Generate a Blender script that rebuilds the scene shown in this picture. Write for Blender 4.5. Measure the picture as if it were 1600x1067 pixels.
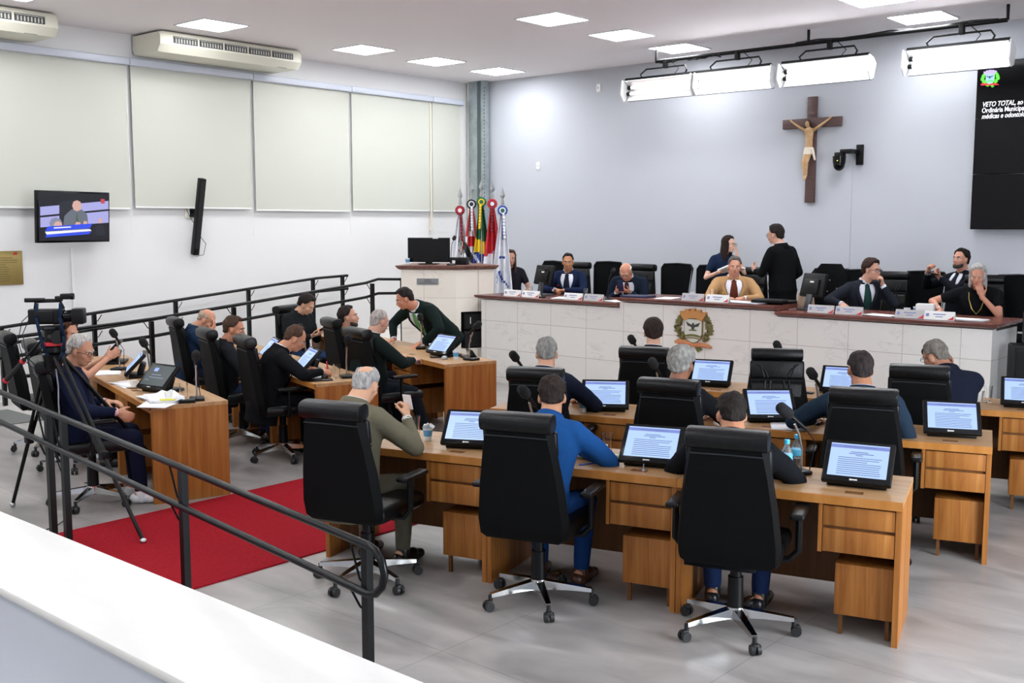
import bpy, bmesh, math, random
from mathutils import Vector, Matrix, Euler, noise
S = bpy.context.scene
COL = S.collection
for o in list(bpy.data.objects): bpy.data.objects.remove(o)
R = math.radians
# ---------------------------------------------------------------- camera, world, exposure
cam_d = bpy.data.cameras.new('camera'); cam = bpy.data.objects.new('camera', cam_d); COL.objects.link(cam)
cam.location = (0, 0, 2.12); cam.rotation_euler = (R(90 - 6.35), 0, R(41.07))
cam_d.sensor_fit = 'HORIZONTAL'; cam_d.sensor_width = 36.0; cam_d.lens = 1654.0 / 1600 * 36
cam_d.clip_start = 0.05
S.camera = cam
S.view_settings.view_transform = 'Standard'; S.view_settings.look = 'None'
S.view_settings.gamma = 1; S.view_settings.use_curve_mapping = False
S.view_settings.exposure = 1.04
wd = bpy.data.worlds.new('world'); S.world = wd; wd.use_nodes = True
wd.node_tree.nodes['Background'].inputs[0].default_value = (.62, .74, 1, 1)
wd.node_tree.nodes['Background'].inputs[1].default_value = 1.0
PANEL_E = 15.0      # ceiling panel radiance
TUBE_E = 6.5       # fluorescent tube radiance
def area_light(name, loc, rot, sx, sy, power, col):
    l = bpy.data.lights.new(name, 'AREA'); l.shape = 'RECTANGLE'; l.size = sx; l.size_y = sy; l.energy = power; l.color = col
    o = bpy.data.objects.new(name, l); COL.objects.link(o); o.location = loc; o.rotation_euler = rot
    return o
# daylight coming through the open doorway on the right-hand wall
area_light('doorway_daylight', (1.38, 5.2, 1.6), (R(90), 0, R(90)), 2.2, 2.6, 150, (.86, .93, 1))

# ---------------------------------------------------------------- colour / materials
def lin(h):
    h = h.lstrip('#'); c = [int(h[i:i+2], 16) / 255 for i in (0, 2, 4)]
    return tuple(x / 12.92 if x <= .04045 else ((x + .055) / 1.055) ** 2.4 for x in c) + (1,)
MATS = {}
def M(name, col='#808080', rough=.5, metal=0, emit=None, es=1, noise_=None, bump=None, alpha=None, trans=0, spec=.5, coat=0, sheen=0):
    """noise_=(col2, scale, detail, stretch xyz) mixes a second colour; bump=(scale,strength,stretch)"""
    if name in MATS: return MATS[name]
    m = bpy.data.materials.new(name); m.use_nodes = True; nt = m.node_tree; b = nt.nodes['Principled BSDF']
    b.inputs['Base Color'].default_value = lin(col); b.inputs['Roughness'].default_value = rough
    b.inputs['Metallic'].default_value = metal; b.inputs['Specular IOR Level'].default_value = spec
    if coat: b.inputs['Coat Weight'].default_value = coat
    if sheen: b.inputs['Sheen Weight'].default_value = sheen
    if trans: b.inputs['Transmission Weight'].default_value = trans; b.inputs['IOR'].default_value = 1.33
    if alpha is not None: b.inputs['Alpha'].default_value = alpha
    if emit: b.inputs['Emission Color'].default_value = lin(emit); b.inputs['Emission Strength'].default_value = es
    tc = None
    if noise_ or bump:
        tc = nt.nodes.new('ShaderNodeTexCoord')
    if noise_:
        c2, sc, det, st = noise_
        mp = nt.nodes.new('ShaderNodeMapping'); mp.inputs['Scale'].default_value = st
        nt.links.new(tc.outputs['Object'], mp.inputs[0])
        n = nt.nodes.new('ShaderNodeTexNoise'); n.inputs['Scale'].default_value = sc; n.inputs['Detail'].default_value = det
        n.inputs['Roughness'].default_value = .6
        nt.links.new(mp.outputs[0], n.inputs['Vector'])
        r = nt.nodes.new('ShaderNodeValToRGB'); r.color_ramp.elements[0].position = .35; r.color_ramp.elements[1].position = .65
        r.color_ramp.elements[0].color = lin(col); r.color_ramp.elements[1].color = lin(c2)
        nt.links.new(n.outputs['Fac'], r.inputs[0]); nt.links.new(r.outputs[0], b.inputs['Base Color'])
    if bump:
        sc, stg, st = bump
        mp2 = nt.nodes.new('ShaderNodeMapping'); mp2.inputs['Scale'].default_value = st
        nt.links.new(tc.outputs['Object'], mp2.inputs[0])
        n2 = nt.nodes.new('ShaderNodeTexNoise'); n2.inputs['Scale'].default_value = sc; n2.inputs['Detail'].default_value = 3
        nt.links.new(mp2.outputs[0], n2.inputs['Vector'])
        bp = nt.nodes.new('ShaderNodeBump'); bp.inputs['Strength'].default_value = stg; bp.inputs['Distance'].default_value = .01
        nt.links.new(n2.outputs['Fac'], bp.inputs['Height']); nt.links.new(bp.outputs[0], b.inputs['Normal'])
    MATS[name] = m
    return m
def wood(name, c1, c2, c3, st, rough=.45):
    if name in MATS: return MATS[name]
    m = M(name, c1, rough, spec=.25); nt = m.node_tree; b = nt.nodes['Principled BSDF']
    tc = nt.nodes.new('ShaderNodeTexCoord'); mp = nt.nodes.new('ShaderNodeMapping'); mp.inputs['Scale'].default_value = st
    nt.links.new(tc.outputs['Object'], mp.inputs[0])
    n = nt.nodes.new('ShaderNodeTexNoise'); n.inputs['Scale'].default_value = 1; n.inputs['Detail'].default_value = 6; n.inputs['Roughness'].default_value = .65; n.inputs['Distortion'].default_value = .6
    nt.links.new(mp.outputs[0], n.inputs['Vector'])
    r = nt.nodes.new('ShaderNodeValToRGB'); e = r.color_ramp.elements
    e[0].position = .33; e[0].color = lin(c1); e[1].position = .68; e[1].color = lin(c3); k = e.new(.5); k.color = lin(c2)
    nt.links.new(n.outputs['Fac'], r.inputs[0]); nt.links.new(r.outputs[0], b.inputs['Base Color'])
    return m
def tiles(name, c1, c2, grout, bw, bh, off, ax, origin, vein=True, rough=.3, gs=.004):
    """marble slabs: brick pattern laid on plane given by ax ('xz','yz','xy')"""
    m = M(name, c1, rough); nt = m.node_tree; b = nt.nodes['Principled BSDF']
    tc = nt.nodes.new('ShaderNodeTexCoord'); sp = nt.nodes.new('ShaderNodeSeparateXYZ'); cb = nt.nodes.new('ShaderNodeCombineXYZ')
    nt.links.new(tc.outputs['Object'], sp.inputs[0])
    i = {'x': 0, 'y': 1, 'z': 2}
    nt.links.new(sp.outputs[i[ax[0]]], cb.inputs[0]); nt.links.new(sp.outputs[i[ax[1]]], cb.inputs[1])
    mp = nt.nodes.new('ShaderNodeMapping'); mp.inputs['Location'].default_value = (-origin[0], -origin[1], 0)
    nt.links.new(cb.outputs[0], mp.inputs[0])
    br = nt.nodes.new('ShaderNodeTexBrick'); br.offset = off; br.inputs['Scale'].default_value = 1
    br.inputs['Brick Width'].default_value = bw; br.inputs['Row Height'].default_value = bh; br.inputs['Mortar Size'].default_value = gs
    br.inputs['Mortar Smooth'].default_value = .3; br.inputs['Bias'].default_value = 0
    br.inputs['Color1'].default_value = lin(c1); br.inputs['Color2'].default_value = lin(c2); br.inputs['Mortar'].default_value = lin(grout)
    nt.links.new(mp.outputs[0], br.inputs['Vector'])
    n = nt.nodes.new('ShaderNodeTexNoise'); n.inputs['Scale'].default_value = 1.7; n.inputs['Detail'].default_value = 9; n.inputs['Distortion'].default_value = 1.6; n.inputs['Roughness'].default_value = .58
    mp3 = nt.nodes.new('ShaderNodeMapping'); mp3.inputs['Rotation'].default_value = (0, R(35), R(20)); mp3.inputs['Scale'].default_value = (1, 1, 2.2)
    nt.links.new(tc.outputs['Object'], mp3.inputs[0]); nt.links.new(mp3.outputs[0], n.inputs['Vector'])
    r = nt.nodes.new('ShaderNodeValToRGB'); e = r.color_ramp.elements
    e[0].position = .48; e[0].color = (1, 1, 1, 1); e[1].position = .52; e[1].color = (1, 1, 1, 1)
    k = e.new(.5); k.color = (.80, .80, .80, 1) if vein else (.93, .93, .93, 1)
    nt.links.new(n.outputs['Fac'], r.inputs[0])
    # large soft mottling modulates vein visibility
    n2 = nt.nodes.new('ShaderNodeTexNoise'); n2.inputs['Scale'].default_value = 2.3; n2.inputs['Detail'].default_value = 2
    nt.links.new(tc.outputs['Object'], n2.inputs['Vector'])
    r2 = nt.nodes.new('ShaderNodeMapRange'); r2.inputs[1].default_value = .45; r2.inputs[2].default_value = .65
    nt.links.new(n2.outputs['Fac'], r2.inputs[0])
    mx = nt.nodes.new('ShaderNodeMix'); mx.data_type = 'RGBA'; mx.blend_type = 'MULTIPLY'
    nt.links.new(r2.outputs[0], mx.inputs[0]); nt.links.new(br.outputs['Color'], mx.inputs[6]); nt.links.new(r.outputs[0], mx.inputs[7])
    nt.links.new(mx.outputs[2], b.inputs['Base Color'])
    return m
WALL = M('wall_paint', '#E4E3E2', .75, bump=(40, .06, (1, 1, 1)))
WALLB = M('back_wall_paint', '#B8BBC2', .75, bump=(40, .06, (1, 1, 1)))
CEIL = M('ceiling_paint', '#EFE9EA', .85)
OAK = wood('oak_panel', '#875020', '#9B622C', '#AD753C', (22, 22, .9))
OAKT = wood('oak_top', '#A27A50', '#B08A60', '#BC9770', (1.2, 22, 22), .33)
OAKD = wood('oak_inner', '#5C3A1C', '#6B4524', '#784F2A', (18, 18, .9))
OAKE = wood('oak_edge', '#A56B2C', '#B27638', '#BE8344', (9, 9, 1))
MAHO = wood('mahogany', '#5E3630', '#6E423A', '#7E4E44', (3, 20, 20), .25)
BROWN = M('cross_wood', '#4E3835', .5, noise_=('#5A4340', 3, 4, (3, 3, 20)))
LEATH = M('black_leather', '#060708', .36, bump=(90, .2, (1, 1, 1)), spec=.3)
LEATHB = M('black_shell_fabric', '#050607', .6, bump=(300, .2, (1, 1, 1)), spec=.12)
STITCH = M('piping', '#2A2E31', .4)
BPLAST = M('black_plastic', '#060708', .42, spec=.25)
BGLOSS = M('black_gloss', '#08090B', .15, spec=.25)
CHROME = M('chrome', '#C8C8C6', .12, 1)
CASTER = M('caster_black', '#1A1B1C', .5)
RAILM = M('rail_black_paint', '#070A0B', .3, spec=.3)
FABMESH = M('chair_mesh', '#0A0B0D', .85, spec=.1)
WHITE = M('white_plastic', '#E8E8E6', .4)
PAPER = M('paper', '#F1F1F3', .8)
CUPW = M('cup_plastic', '#E9EEF2', .35, alpha=.92)
CUPB = M('cup_blue_print', '#5B9CC6', .35)
CERAM = M('ceramic', '#EFEDE8', .2)
GLASS = M('clear_glass', '#FFFFFF', .02, trans=1, spec=.5)
GLASS.node_tree.nodes['Principled BSDF'].inputs['IOR'].default_value = 1.4
WATER = M('water', '#F4FAFF', .02, trans=1)
BLUECAP = M('bottle_cap_blue', '#3FB6E0', .35)
BLUELBL = M('bottle_label_blue', '#58B9DE', .45)
FOAM = M('mic_foam', '#141516', .95, bump=(220, .8, (1, 1, 1)))
SILVER = M('silver', '#BFC1C2', .28, 1)
GREYP = M('grey_plate', '#8E9092', .4, .4)
STEEL = M('galvanised', '#9FA9AB', .38, .75, noise_=('#B5BEC0', 6, 3, (1, 1, 1)))
RED = M('red', '#C0202C', .5)
BLIND = M('blind_fabric', '#C6C7BC', .9, bump=(250, .1, (1, 1, 1)))
SCREEN = M('screen_page', '#050608', .25, emit='#A9C4F6', es=.62)
SCRTXT = M('screen_text', '#050608', .4, emit='#6E84B4', es=.42)
SCRBAR = M('screen_bar', '#050608', .4, emit='#7F8FD8', es=.5)
SKINM = {}
def skin(c): return M('skin_' + c, c, .5, noise_=(c, 5, 2, (1, 1, 1)), spec=.35)
def cloth(n, c, rough=.9): return M(n, c, rough, bump=(11, .6, (1, 1, 1)), spec=.08)

# ---------------------------------------------------------------- mesh builder
def rot(ax, ang): return Matrix.Rotation(ang, 4, ax)
def frame(z, x=None):
    z = Vector(z).normalized(); a = Vector(x) if x is not None else (Vector((0, 0, 1)) if abs(z.z) < .9 else Vector((1, 0, 0)))
    xx = (a - z * a.dot(z)).normalized(); yy = z.cross(xx)
    return Matrix((xx, yy, z)).transposed()
class MB:
    def __init__(s, T=None): s.bm = bmesh.new(); s.mi = 0; s.T = T or Matrix.Identity(4)
    def v(s, p): return s.bm.verts.new(s.T @ Vector(p))
    def f(s, vs, mi=None):
        try: fc = s.bm.faces.new(vs)
        except ValueError: return
        fc.material_index = s.mi if mi is None else mi; fc.smooth = True
        return fc
    def box(s, c, d, rt=None, bev=0, seg=2, taper=None):
        rt = rt or Matrix.Identity(3)
        if isinstance(rt, Matrix) and len(rt) == 4: rt = rt.to_3x3()
        c = Vector(c); vs = []
        for z in (-.5, .5):
            for (x, y) in ((-.5, -.5), (.5, -.5), (.5, .5), (-.5, .5)):
                k = 1
                if taper and z > 0: k = taper
                vs.append(s.v(c + rt @ Vector((x * d[0] * k, y * d[1] * k, z * d[2]))))
        q = [(0, 3, 2, 1), (4, 5, 6, 7), (0, 1, 5, 4), (1, 2, 6, 5), (2, 3, 7, 6), (3, 0, 4, 7)]
        fs = [s.f([vs[i] for i in a]) for a in q]
        if bev:
            es = list({e for f_ in fs for e in f_.edges})
            r = bmesh.ops.bevel(s.bm, geom=es, offset=bev, segments=seg, profile=.5, affect='EDGES')
            for f_ in r['faces']: f_.material_index = s.mi; f_.smooth = True
        return s
    def ring(s, c, rx, ry, B, n, pw=2):
        out = []
        for i in range(n):
            a = 2 * math.pi * i / n; ca, sa = math.cos(a), math.sin(a)
            x = math.copysign(abs(ca) ** (2 / pw), ca) * rx; y = math.copysign(abs(sa) ** (2 / pw), sa) * ry
            out.append(s.v(Vector(c) + B @ Vector((x, y, 0))))
        return out
    def bridge(s, a, b, mi=None):
        n = len(a)
        for i in range(n): s.f([a[i], a[(i + 1) % n], b[(i + 1) % n], b[i]], mi)
    def cyl(s, p0, p1, r0, r1=None, n=14, cap=True):
        r1 = r0 if r1 is None else r1; p0, p1 = Vector(p0), Vector(p1); B = frame(p1 - p0)
        a = s.ring(p0, r0, r0, B, n); b = s.ring(p1, r1, r1, B, n); s.bridge(a, b)
        if cap: s.f(a[::-1]); s.f(b)
        return s
    def tube(s, pts, r, n=8, closed=False, rr=None):
        pts = [Vector(p) for p in pts]; rings = []; up = None
        for i, p in enumerate(pts):
            if closed: d = pts[(i + 1) % len(pts)] - pts[i - 1]
            else: d = pts[min(i + 1, len(pts) - 1)] - pts[max(i - 1, 0)]
            B = frame(d, up); up = B.col[0].copy()
            q = r if rr is None else rr[i]
            rings.append(s.ring(p, q, q, B, n))
        for a, b in zip(rings, rings[1:]): s.bridge(a, b)
        if closed: s.bridge(rings[-1], rings[0])
        else: s.f(rings[0][::-1]); s.f(rings[-1])
        return s
    def lathe(s, prof, c=(0, 0, 0), n=20, B=None):
        B = B or Matrix.Identity(3); c = Vector(c); rs = []
        for r, z in prof:
            rs.append(s.ring(c + B @ Vector((0, 0, z)), max(r, 1e-4), max(r, 1e-4), B, n))
        for a, b in zip(rs, rs[1:]): s.bridge(a, b)
        s.f(rs[0][::-1]); s.f(rs[-1])
        return s
    def ell(s, c, r, B=None, nu=16, nv=10):
        B = B or Matrix.Identity(3); c = Vector(c)
        if isinstance(r, (int, float)): r = (r, r, r)
        rs = []
        for j in range(1, nv):
            t = math.pi * j / nv - math.pi / 2
            rs.append([s.v(c + B @ Vector((r[0] * math.cos(t) * math.cos(2 * math.pi * i / nu), r[1] * math.cos(t) * math.sin(2 * math.pi * i / nu), r[2] * math.sin(t)))) for i in range(nu)])
        b = s.v(c - B @ Vector((0, 0, r[2]))); t_ = s.v(c + B @ Vector((0, 0, r[2])))
        for a, d in zip(rs, rs[1:]): s.bridge(a, d)
        for i in range(nu):
            s.f([b, rs[0][(i + 1) % nu], rs[0][i]]); s.f([t_, rs[-1][i], rs[-1][(i + 1) % nu]])
        return s
    def cap(s, p0, p1, r0, r1=None, n=12):      # round-ended cone
        r1 = r0 if r1 is None else r1
        p0, p1 = Vector(p0), Vector(p1)
        if (p1 - p0).length < 1e-5: return s.ell(p0, r0, None, n, 8)
        B = frame(p1 - p0); L = (p1 - p0).length; rs = []
        prof = [(r0 * math.cos(t), -r0 * math.sin(t)) for t in (1.35, 1.0, .6, .25)] + [(r0, 0), (r1, L)] + [(r1 * math.cos(t), L + r1 * math.sin(t)) for t in (.25, .6, 1.0, 1.35)]
        for r, z in prof: rs.append(s.ring(p0 + B @ Vector((0, 0, z)), r, r, B, n))
        for a, b in zip(rs, rs[1:]): s.bridge(a, b)
        s.f(rs[0][::-1]); s.f(rs[-1])
        return s
    def loft(s, rings, n=24, pw=2.4, capends=True):
        """rings: (centre, rx, ry, B)"""
        rs = [s.ring(c, rx, ry, B, n, pw) for c, rx, ry, B in rings]
        for a, b in zip(rs, rs[1:]): s.bridge(a, b)
        if capends: s.f(rs[0][::-1]); s.f(rs[-1])
        return s
    def prism(s, poly, d0, d1, plane='xy', mi=None):
        def P(a, b, c): return {'xy': (a, b, c), 'xz': (a, c, b), 'yz': (c, a, b)}[plane]
        A = [s.v(P(a, b, d0)) for a, b in poly]; Bv = [s.v(P(a, b, d1)) for a, b in poly]
        s.bridge(A, Bv, mi); s.f(A[::-1], mi); s.f(Bv, mi)
        return s
    def quad(s, a, b, c, d, mi=None): s.f([s.v(a), s.v(b), s.v(c), s.v(d)], mi); return s
    def mesh(s, name, mats, sharp=35, fixn=True):
        if fixn: bmesh.ops.recalc_face_normals(s.bm, faces=s.bm.faces[:])
        me = bpy.data.meshes.new(name); s.bm.to_mesh(me); s.bm.free()
        for m in (mats if isinstance(mats, (list, tuple)) else [mats]): me.materials.append(m)
        if sharp: me.set_sharp_from_angle(angle=R(sharp))
        return me
    def build(s, name, mats, parent=None, loc=(0, 0, 0), rotz=0, sharp=35, label=None, fixn=True):
        o = bpy.data.objects.new(name, s.mesh(name, mats, sharp, fixn)); COL.objects.link(o)
        o.location = loc; o.rotation_euler = (0, 0, rotz)
        if parent: o.parent = parent
        if label: o['label'] = label
        return o
def tag(o, label, cat, group=None):
    o['label'] = label; o['category'] = cat
    if group: o['group'] = group
    return o
def thing(name, label, cat, loc=(0, 0, 0), rotz=0, group=None):
    o = bpy.data.objects.new(name, None); COL.objects.link(o); o.empty_display_size = .1
    o.location = loc; o.rotation_euler = (0, 0, rotz)
    return tag(o, label, cat, group)
def struct(o): o['kind'] = 'structure'; return o
KIDS = {}
def copy_tree(o, parent=None):
    c = o.copy(); COL.objects.link(c); c.parent = parent
    for ch in list(o.children): copy_tree(ch, c)
    return c
def dup(root, loc, rotz, label, group=None):
    c = copy_tree(root); c.location = loc; c.rotation_euler = (0, 0, rotz); c['label'] = label
    if group: c['group'] = group
    return c
PROTO = {}
def inst(key, maker, loc, rotz, label, group=None):
    """first use builds the prototype where it stands, later ones copy it with its parts"""
    if key not in PROTO:
        o = maker(); PROTO[key] = o; o.location = loc; o.rotation_euler = (0, 0, rotz); o['label'] = label
        if group: o['group'] = group
        return o
    return dup(PROTO[key], loc, rotz, label, group)
# ================================================================ ROOM SHELL
XL, YB, ZC = -12.7, 13.5, 4.5
XR, YF = 1.5, -3.0
def floor_mat():
    m = M('floor_tiles', '#8D8A88', .3); nt = m.node_tree; b = nt.nodes['Principled BSDF']
    tc = nt.nodes.new('ShaderNodeTexCoord')
    n = nt.nodes.new('ShaderNodeTexNoise'); n.inputs['Scale'].default_value = 1.6; n.inputs['Detail'].default_value = 5; n.inputs['Distortion'].default_value = .8
    mp = nt.nodes.new('ShaderNodeMapping'); mp.inputs['Scale'].default_value = (1.0, 2.4, 1); nt.links.new(tc.outputs['Object'], mp.inputs[0]); nt.links.new(mp.outputs[0], n.inputs['Vector'])
    r = nt.nodes.new('ShaderNodeValToRGB'); e = r.color_ramp.elements; e[0].position = .3; e[0].color = lin('#8A8683'); e[1].position = .72; e[1].color = lin('#B2ADA9')
    nt.links.new(n.outputs['Fac'], r.inputs[0])
    br = nt.nodes.new('ShaderNodeTexBrick'); br.offset = 0; br.inputs['Scale'].default_value = 1; br.inputs['Brick Width'].default_value = 1.2; br.inputs['Row Height'].default_value = 1.2
    br.inputs['Mortar Size'].default_value = .0025; br.inputs['Color1'].default_value = (1, 1, 1, 1); br.inputs['Color2'].default_value = (.93, .93, .93, 1); br.inputs['Mortar'].default_value = (.62, .6, .6, 1)
    nt.links.new(tc.outputs['Object'], br.inputs['Vector'])
    mx = nt.nodes.new('ShaderNodeMix'); mx.data_type = 'RGBA'; mx.blend_type = 'MULTIPLY'; mx.inputs[0].default_value = 1
    nt.links.new(r.outputs[0], mx.inputs[6]); nt.links.new(br.outputs['Color'], mx.inputs[7]); nt.links.new(mx.outputs[2], b.inputs['Base Color'])
    return m
o = MB().box(((XL + XR) / 2, (YB + YF) / 2, -.05), (XR - XL + .4, YB - YF + .4, .1)).build('floor', floor_mat()); struct(o)
o = MB().box(((XL + XR) / 2, (YB + YF) / 2, ZC + .05), (XR - XL + .4, YB - YF + .4, .1)).build('ceiling', CEIL); struct(o)
# slightly lowered ceiling strip along the back wall (shadow line)
o = MB().box(((XL + XR) / 2, YB + .1, ZC / 2), (XR - XL + .4, .2, ZC)).build('wall_back', WALLB); struct(o)
o = MB().box((XL - .1, (YB + YF) / 2, ZC / 2), (.2, YB - YF, ZC)).build('wall_left', WALL); struct(o)
o = MB().box(((XL + XR) / 2, YF - .1, ZC / 2), (XR - XL + .4, .2, ZC)).build('wall_front', WALL); struct(o)
mb = MB()
mb.box((XR + .1, (YF + 4.1) / 2, ZC / 2), (.2, 4.1 - YF, ZC)); mb.box((XR + .1, (6.3 + YB) / 2, ZC / 2), (.2, YB - 6.3, ZC)); mb.box((XR + .1, 5.2, (2.9 + ZC) / 2), (.2, 2.2, ZC - 2.9))
struct(mb.build('wall_right', WALL))
# wall panel joints on the back wall and the left wall
mb = MB(); mb.box((-5.85, YB - .001, 1.75), (.008, .004, 2.6)); struct(mb.build('trim_1', M('joint_grey', '#A9AAB0', .8)))
# dais and its marble riser
dais = MB().prism([(-11.18, 10.45), (-9.74, 10.62), (-3.2, 10.62), (-3.2, 13.5), (XL, 13.5), (XL, 10.45)], 0.0, .42)
struct(dais.build('floor_dais', tiles('dais_stone', '#D9D5CE', '#D4D0C8', '#B0ACA6', .6, .6, 0, 'xy', (0, 0))))
# access ramp with white side, between the two handrails
mb = MB()
prof = [(5.2, 0.0), (10.45, 0.0), (10.45, .42), (10.1, .42)]
mb.prism(prof, XL, -11.16, 'yz'); struct(mb.build('ramp', M('ramp_floor', '#B9B6B2', .6)))
o = MB().box((-11.75, 4.85, .004), (.95, .75, .008)).build('floor_mat', M('mat_grey', '#6F726F', .9, bump=(60, .6, (1, 8, 1))))
tag(o, 'ribbed grey entrance mat on the floor at the foot of the ramp', 'mat')
# gallery: floor and half wall with the marble coping in the foreground
GY1, GY0 = 1.42, 1.12
o = MB().box(((XL + XR) / 2, (GY0 + .02 + YF) / 2, .25), (XR - XL, GY0 + .02 - YF, .5)).build('floor_gallery', M('gallery_floor', '#9C9A98', .5)); struct(o)
o = MB().box(((XL + XR) / 2, GY0 + .15, .59), (XR - XL, .22, 1.18)).build('wall_gallery', M('gallery_wall_paint', '#D3D8E3', .7)); struct(o)
mb = MB().box(((XL + XR) / 2, (GY0 + GY1) / 2, 1.1885), (XR - XL, GY1 - GY0 + .02, .023), bev=.006)
mar = M('marble_coping', '#E6E5E1', .25, noise_=('#D9D8D4', 1.2, 8, (.8, 3, 1)))
struct(mb.build('trim_2', mar))
# corner steel column with perforated edge strips + cable conduits
c = thing('steel_column', 'galvanised steel column with perforated strips in the far left corner', 'column', (XL + .02, 13.42, 0))
mb = MB(); mb.box((.20, -.05, 2.46), (.20, .12, 4.08)); mb.build('web', STEEL, c)
mb = MB(); mb.box((.34, -.04, 2.46), (.07, .14, 4.08)); mb.build('flange', M('galv_dark', '#5F6B6E', .4, .6), c)
mb = MB(); mb.box((.42, -.05, 2.46), (.09, .10, 4.08))
for k in range(66): mb.mi = 1; mb.box((.455, -.101, .48 + k * .06), (.016, .004, .03))
mb.build('perforated_strip', [STEEL, M('slot_dark', '#586164', .6)], c)
mb = MB(); mb.box((.05, -.03, 2.46), (.05, .06, 4.08)); mb.build('conduit', WHITE, c)
# ---------------------------------------------------------------- ceiling lights
DIFF = M('light_diffuser', '#FFFFFF', .5, emit='#F8FBFF', es=PANEL_E)
FRM = M('light_frame', '#DADADA', .5)
def mk_panel():
    t = thing('ceiling_light', '', 'ceiling light')
    mb = MB(); w = .31
    for a, b_, cx_, cy_ in ((.64, .02, 0, w), (.64, .02, 0, -w), (.02, .6, w, 0), (.02, .6, -w, 0)): mb.box((cx_, cy_, -.006), (a, b_, .012))
    mb.build('frame', FRM, t)
    MB().box((0, 0, -.004), (.6, .6, .006)).build('diffuser', DIFF, t)
    return t
PX = [-11.33, -8.0, -4.7, -1.4]
LP = {(0, 12.65): 'square ceiling light nearest the far left corner column', (0, 11.3): 'square ceiling light in the left-hand row, second from the corner',
      (0, 9.9): 'square ceiling light in the left-hand row, third from the corner', (0, 7.5): 'lone square ceiling light above the long air conditioner',
      (1, 12.65): 'square ceiling light just left of the end of the lamp pipe', (1, 11.3): 'square ceiling light in the middle row, between its two neighbours',
      (1, 9.9): 'square ceiling light in the middle row, farthest from the back wall', (2, 12.65): 'square ceiling light right above the lamp pipe near the video wall',
      (2, 11.3): 'square ceiling light cut off by the top edge of the picture at right'}
for i, x in enumerate(PX):
    for y in (12.65, 11.3, 9.9, 7.5, 5.1, 2.7, .3, -1.8):
        if (i == 3 and .5 < y < 12) or (i == 2 and 4 < y < 8): continue      # unlit side of the room
        lb = LP.get((i, y))
        inst('panel', mk_panel, (x, y, ZC), 0, lb or 'square ceiling light panel out of the picture', 'square ceiling light panels' )
# ---------------------------------------------------------------- air conditioners
ACM = M('ac_cream', '#DAD7C6', .45); ACD = M('ac_dark', '#3A3B3A', .6); ACV = M('ac_louvre', '#B9B8B2', .5)
def mk_ac(L):
    t = thing('air_conditioner', '', 'air conditioner')
    mb = MB(); P = [(0, 0), (.66, 0), (.70, -.05), (.70, -.16), (.62, -.25), (.05, -.25), (0, -.2)]
    # profile in x(out of wall) / z, length along y, rounded ends
    A = []
    for yy, k in ((-L / 2, .93), (-L / 2 + .05, 1), (L / 2 - .05, 1), (L / 2, .93)):
        A.append([mb.v((.35 + (px - .35) * k, yy, -.125 + (pz + .125) * k)) for px, pz in P])
    for a, b_ in zip(A, A[1:]): mb.bridge(a, b_)
    mb.f(A[0][::-1]); mb.f(A[-1]); mb.build('housing', ACM, t)
    n = 5; w = (L - .3) / n
    for k in range(n):
        yc = -L / 2 + .15 + w * (k + .5)
        mb = MB(); mb.box((.702, yc, -.095), (.008, w - .03, .085)); g = mb.build('air_outlet', ACD, t)
        mb = MB(); mb.box((.704, yc, -.062), (.012, w - .05, .006), rot('Y', .6))
        for q in range(8): mb.box((.708, yc - (w - .06) / 2 + (w - .06) * (q + .5) / 8, -.105), (.014, .012, .05), rot('Z', .5))
        mb.build('louvre', ACV, g)
    MB().box((.64, L / 2 - .3, -.2505), (.02, .14, .003)).build('badge', M('badge_grey', '#6B6B66', .4), t)
    return t
a1 = mk_ac(2.15); a1.location = (XL + .02, 8.28, ZC - .02); a1['label'] = 'long cream air conditioner hung under the ceiling above the middle blinds'; a1['group'] = 'ceiling air conditioners'
dup(a1, (XL + .02, 4.85, ZC - .02), 0, 'cream air conditioner cut off by the upper left corner of the picture', 'ceiling air conditioners')
# ---------------------------------------------------------------- roller blinds
seams = [1.9, 4.6, 7.38 - .27, 8.94 + .05, 10.78, 12.5, 13.28]
names = ['out of the picture', 'at the left edge of the picture, above the television', 'behind the column speaker, under the air conditioner', 'of medium width, between the speaker blind and the narrow ones', 'third from the corner, white conduit at its left edge', 'narrow, next to the corner column']
ys = [2.2, 4.6, 7.12, 8.97, 10.75, 12.48, 13.22]
lab = ['cream roller blind out of the picture at left', 'wide cream roller blind behind the wall television', 'cream roller blind under the long air conditioner, behind the column speaker',
       'cream roller blind right of the column speaker', 'cream roller blind second from the corner column', 'narrow cream roller blind beside the steel corner column']
ztop = 4.12
for k in range(6):
    y0, y1 = ys[k], ys[k + 1]
    zb = 2.33 if k not in (1, 3) else 2.31
    t = thing('roller_blind', lab[k], 'blind', (XL + .03, (y0 + y1) / 2, 0), 0, 'cream roller blinds on the left wall')
    L = y1 - y0
    MB().box((.02, 0, (zb + ztop) / 2), (.006, L - .07, ztop - zb)).build('fabric', BLIND, t)
    MB().box((.022, 0, zb), (.018, L - .07, .022), bev=.004).build('bottom_bar', WHITE, t)
    MB().box((.045, 0, ztop + .03), (.09, L - .004, .09), bev=.015).build('cassette', M('cassette_grey', '#C9CEDA', .35), t)
    mb = MB(); mb.tube([(.03, L / 2 - .028, ztop), (.03, L / 2 - .026, 2.9), (.03, L / 2 - .022, 1.95)], .004, 6); mb.build('chain', WHITE, t)
mb = MB(); mb.box((XL + .02, 12.50, 3.05), (.03, .05, 2.1)); tag(mb.build('cable_conduit', M('conduit_cream', '#E6DDCC', .5)), 'thin cream cable conduit running down between the last two blinds', 'conduit')
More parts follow.
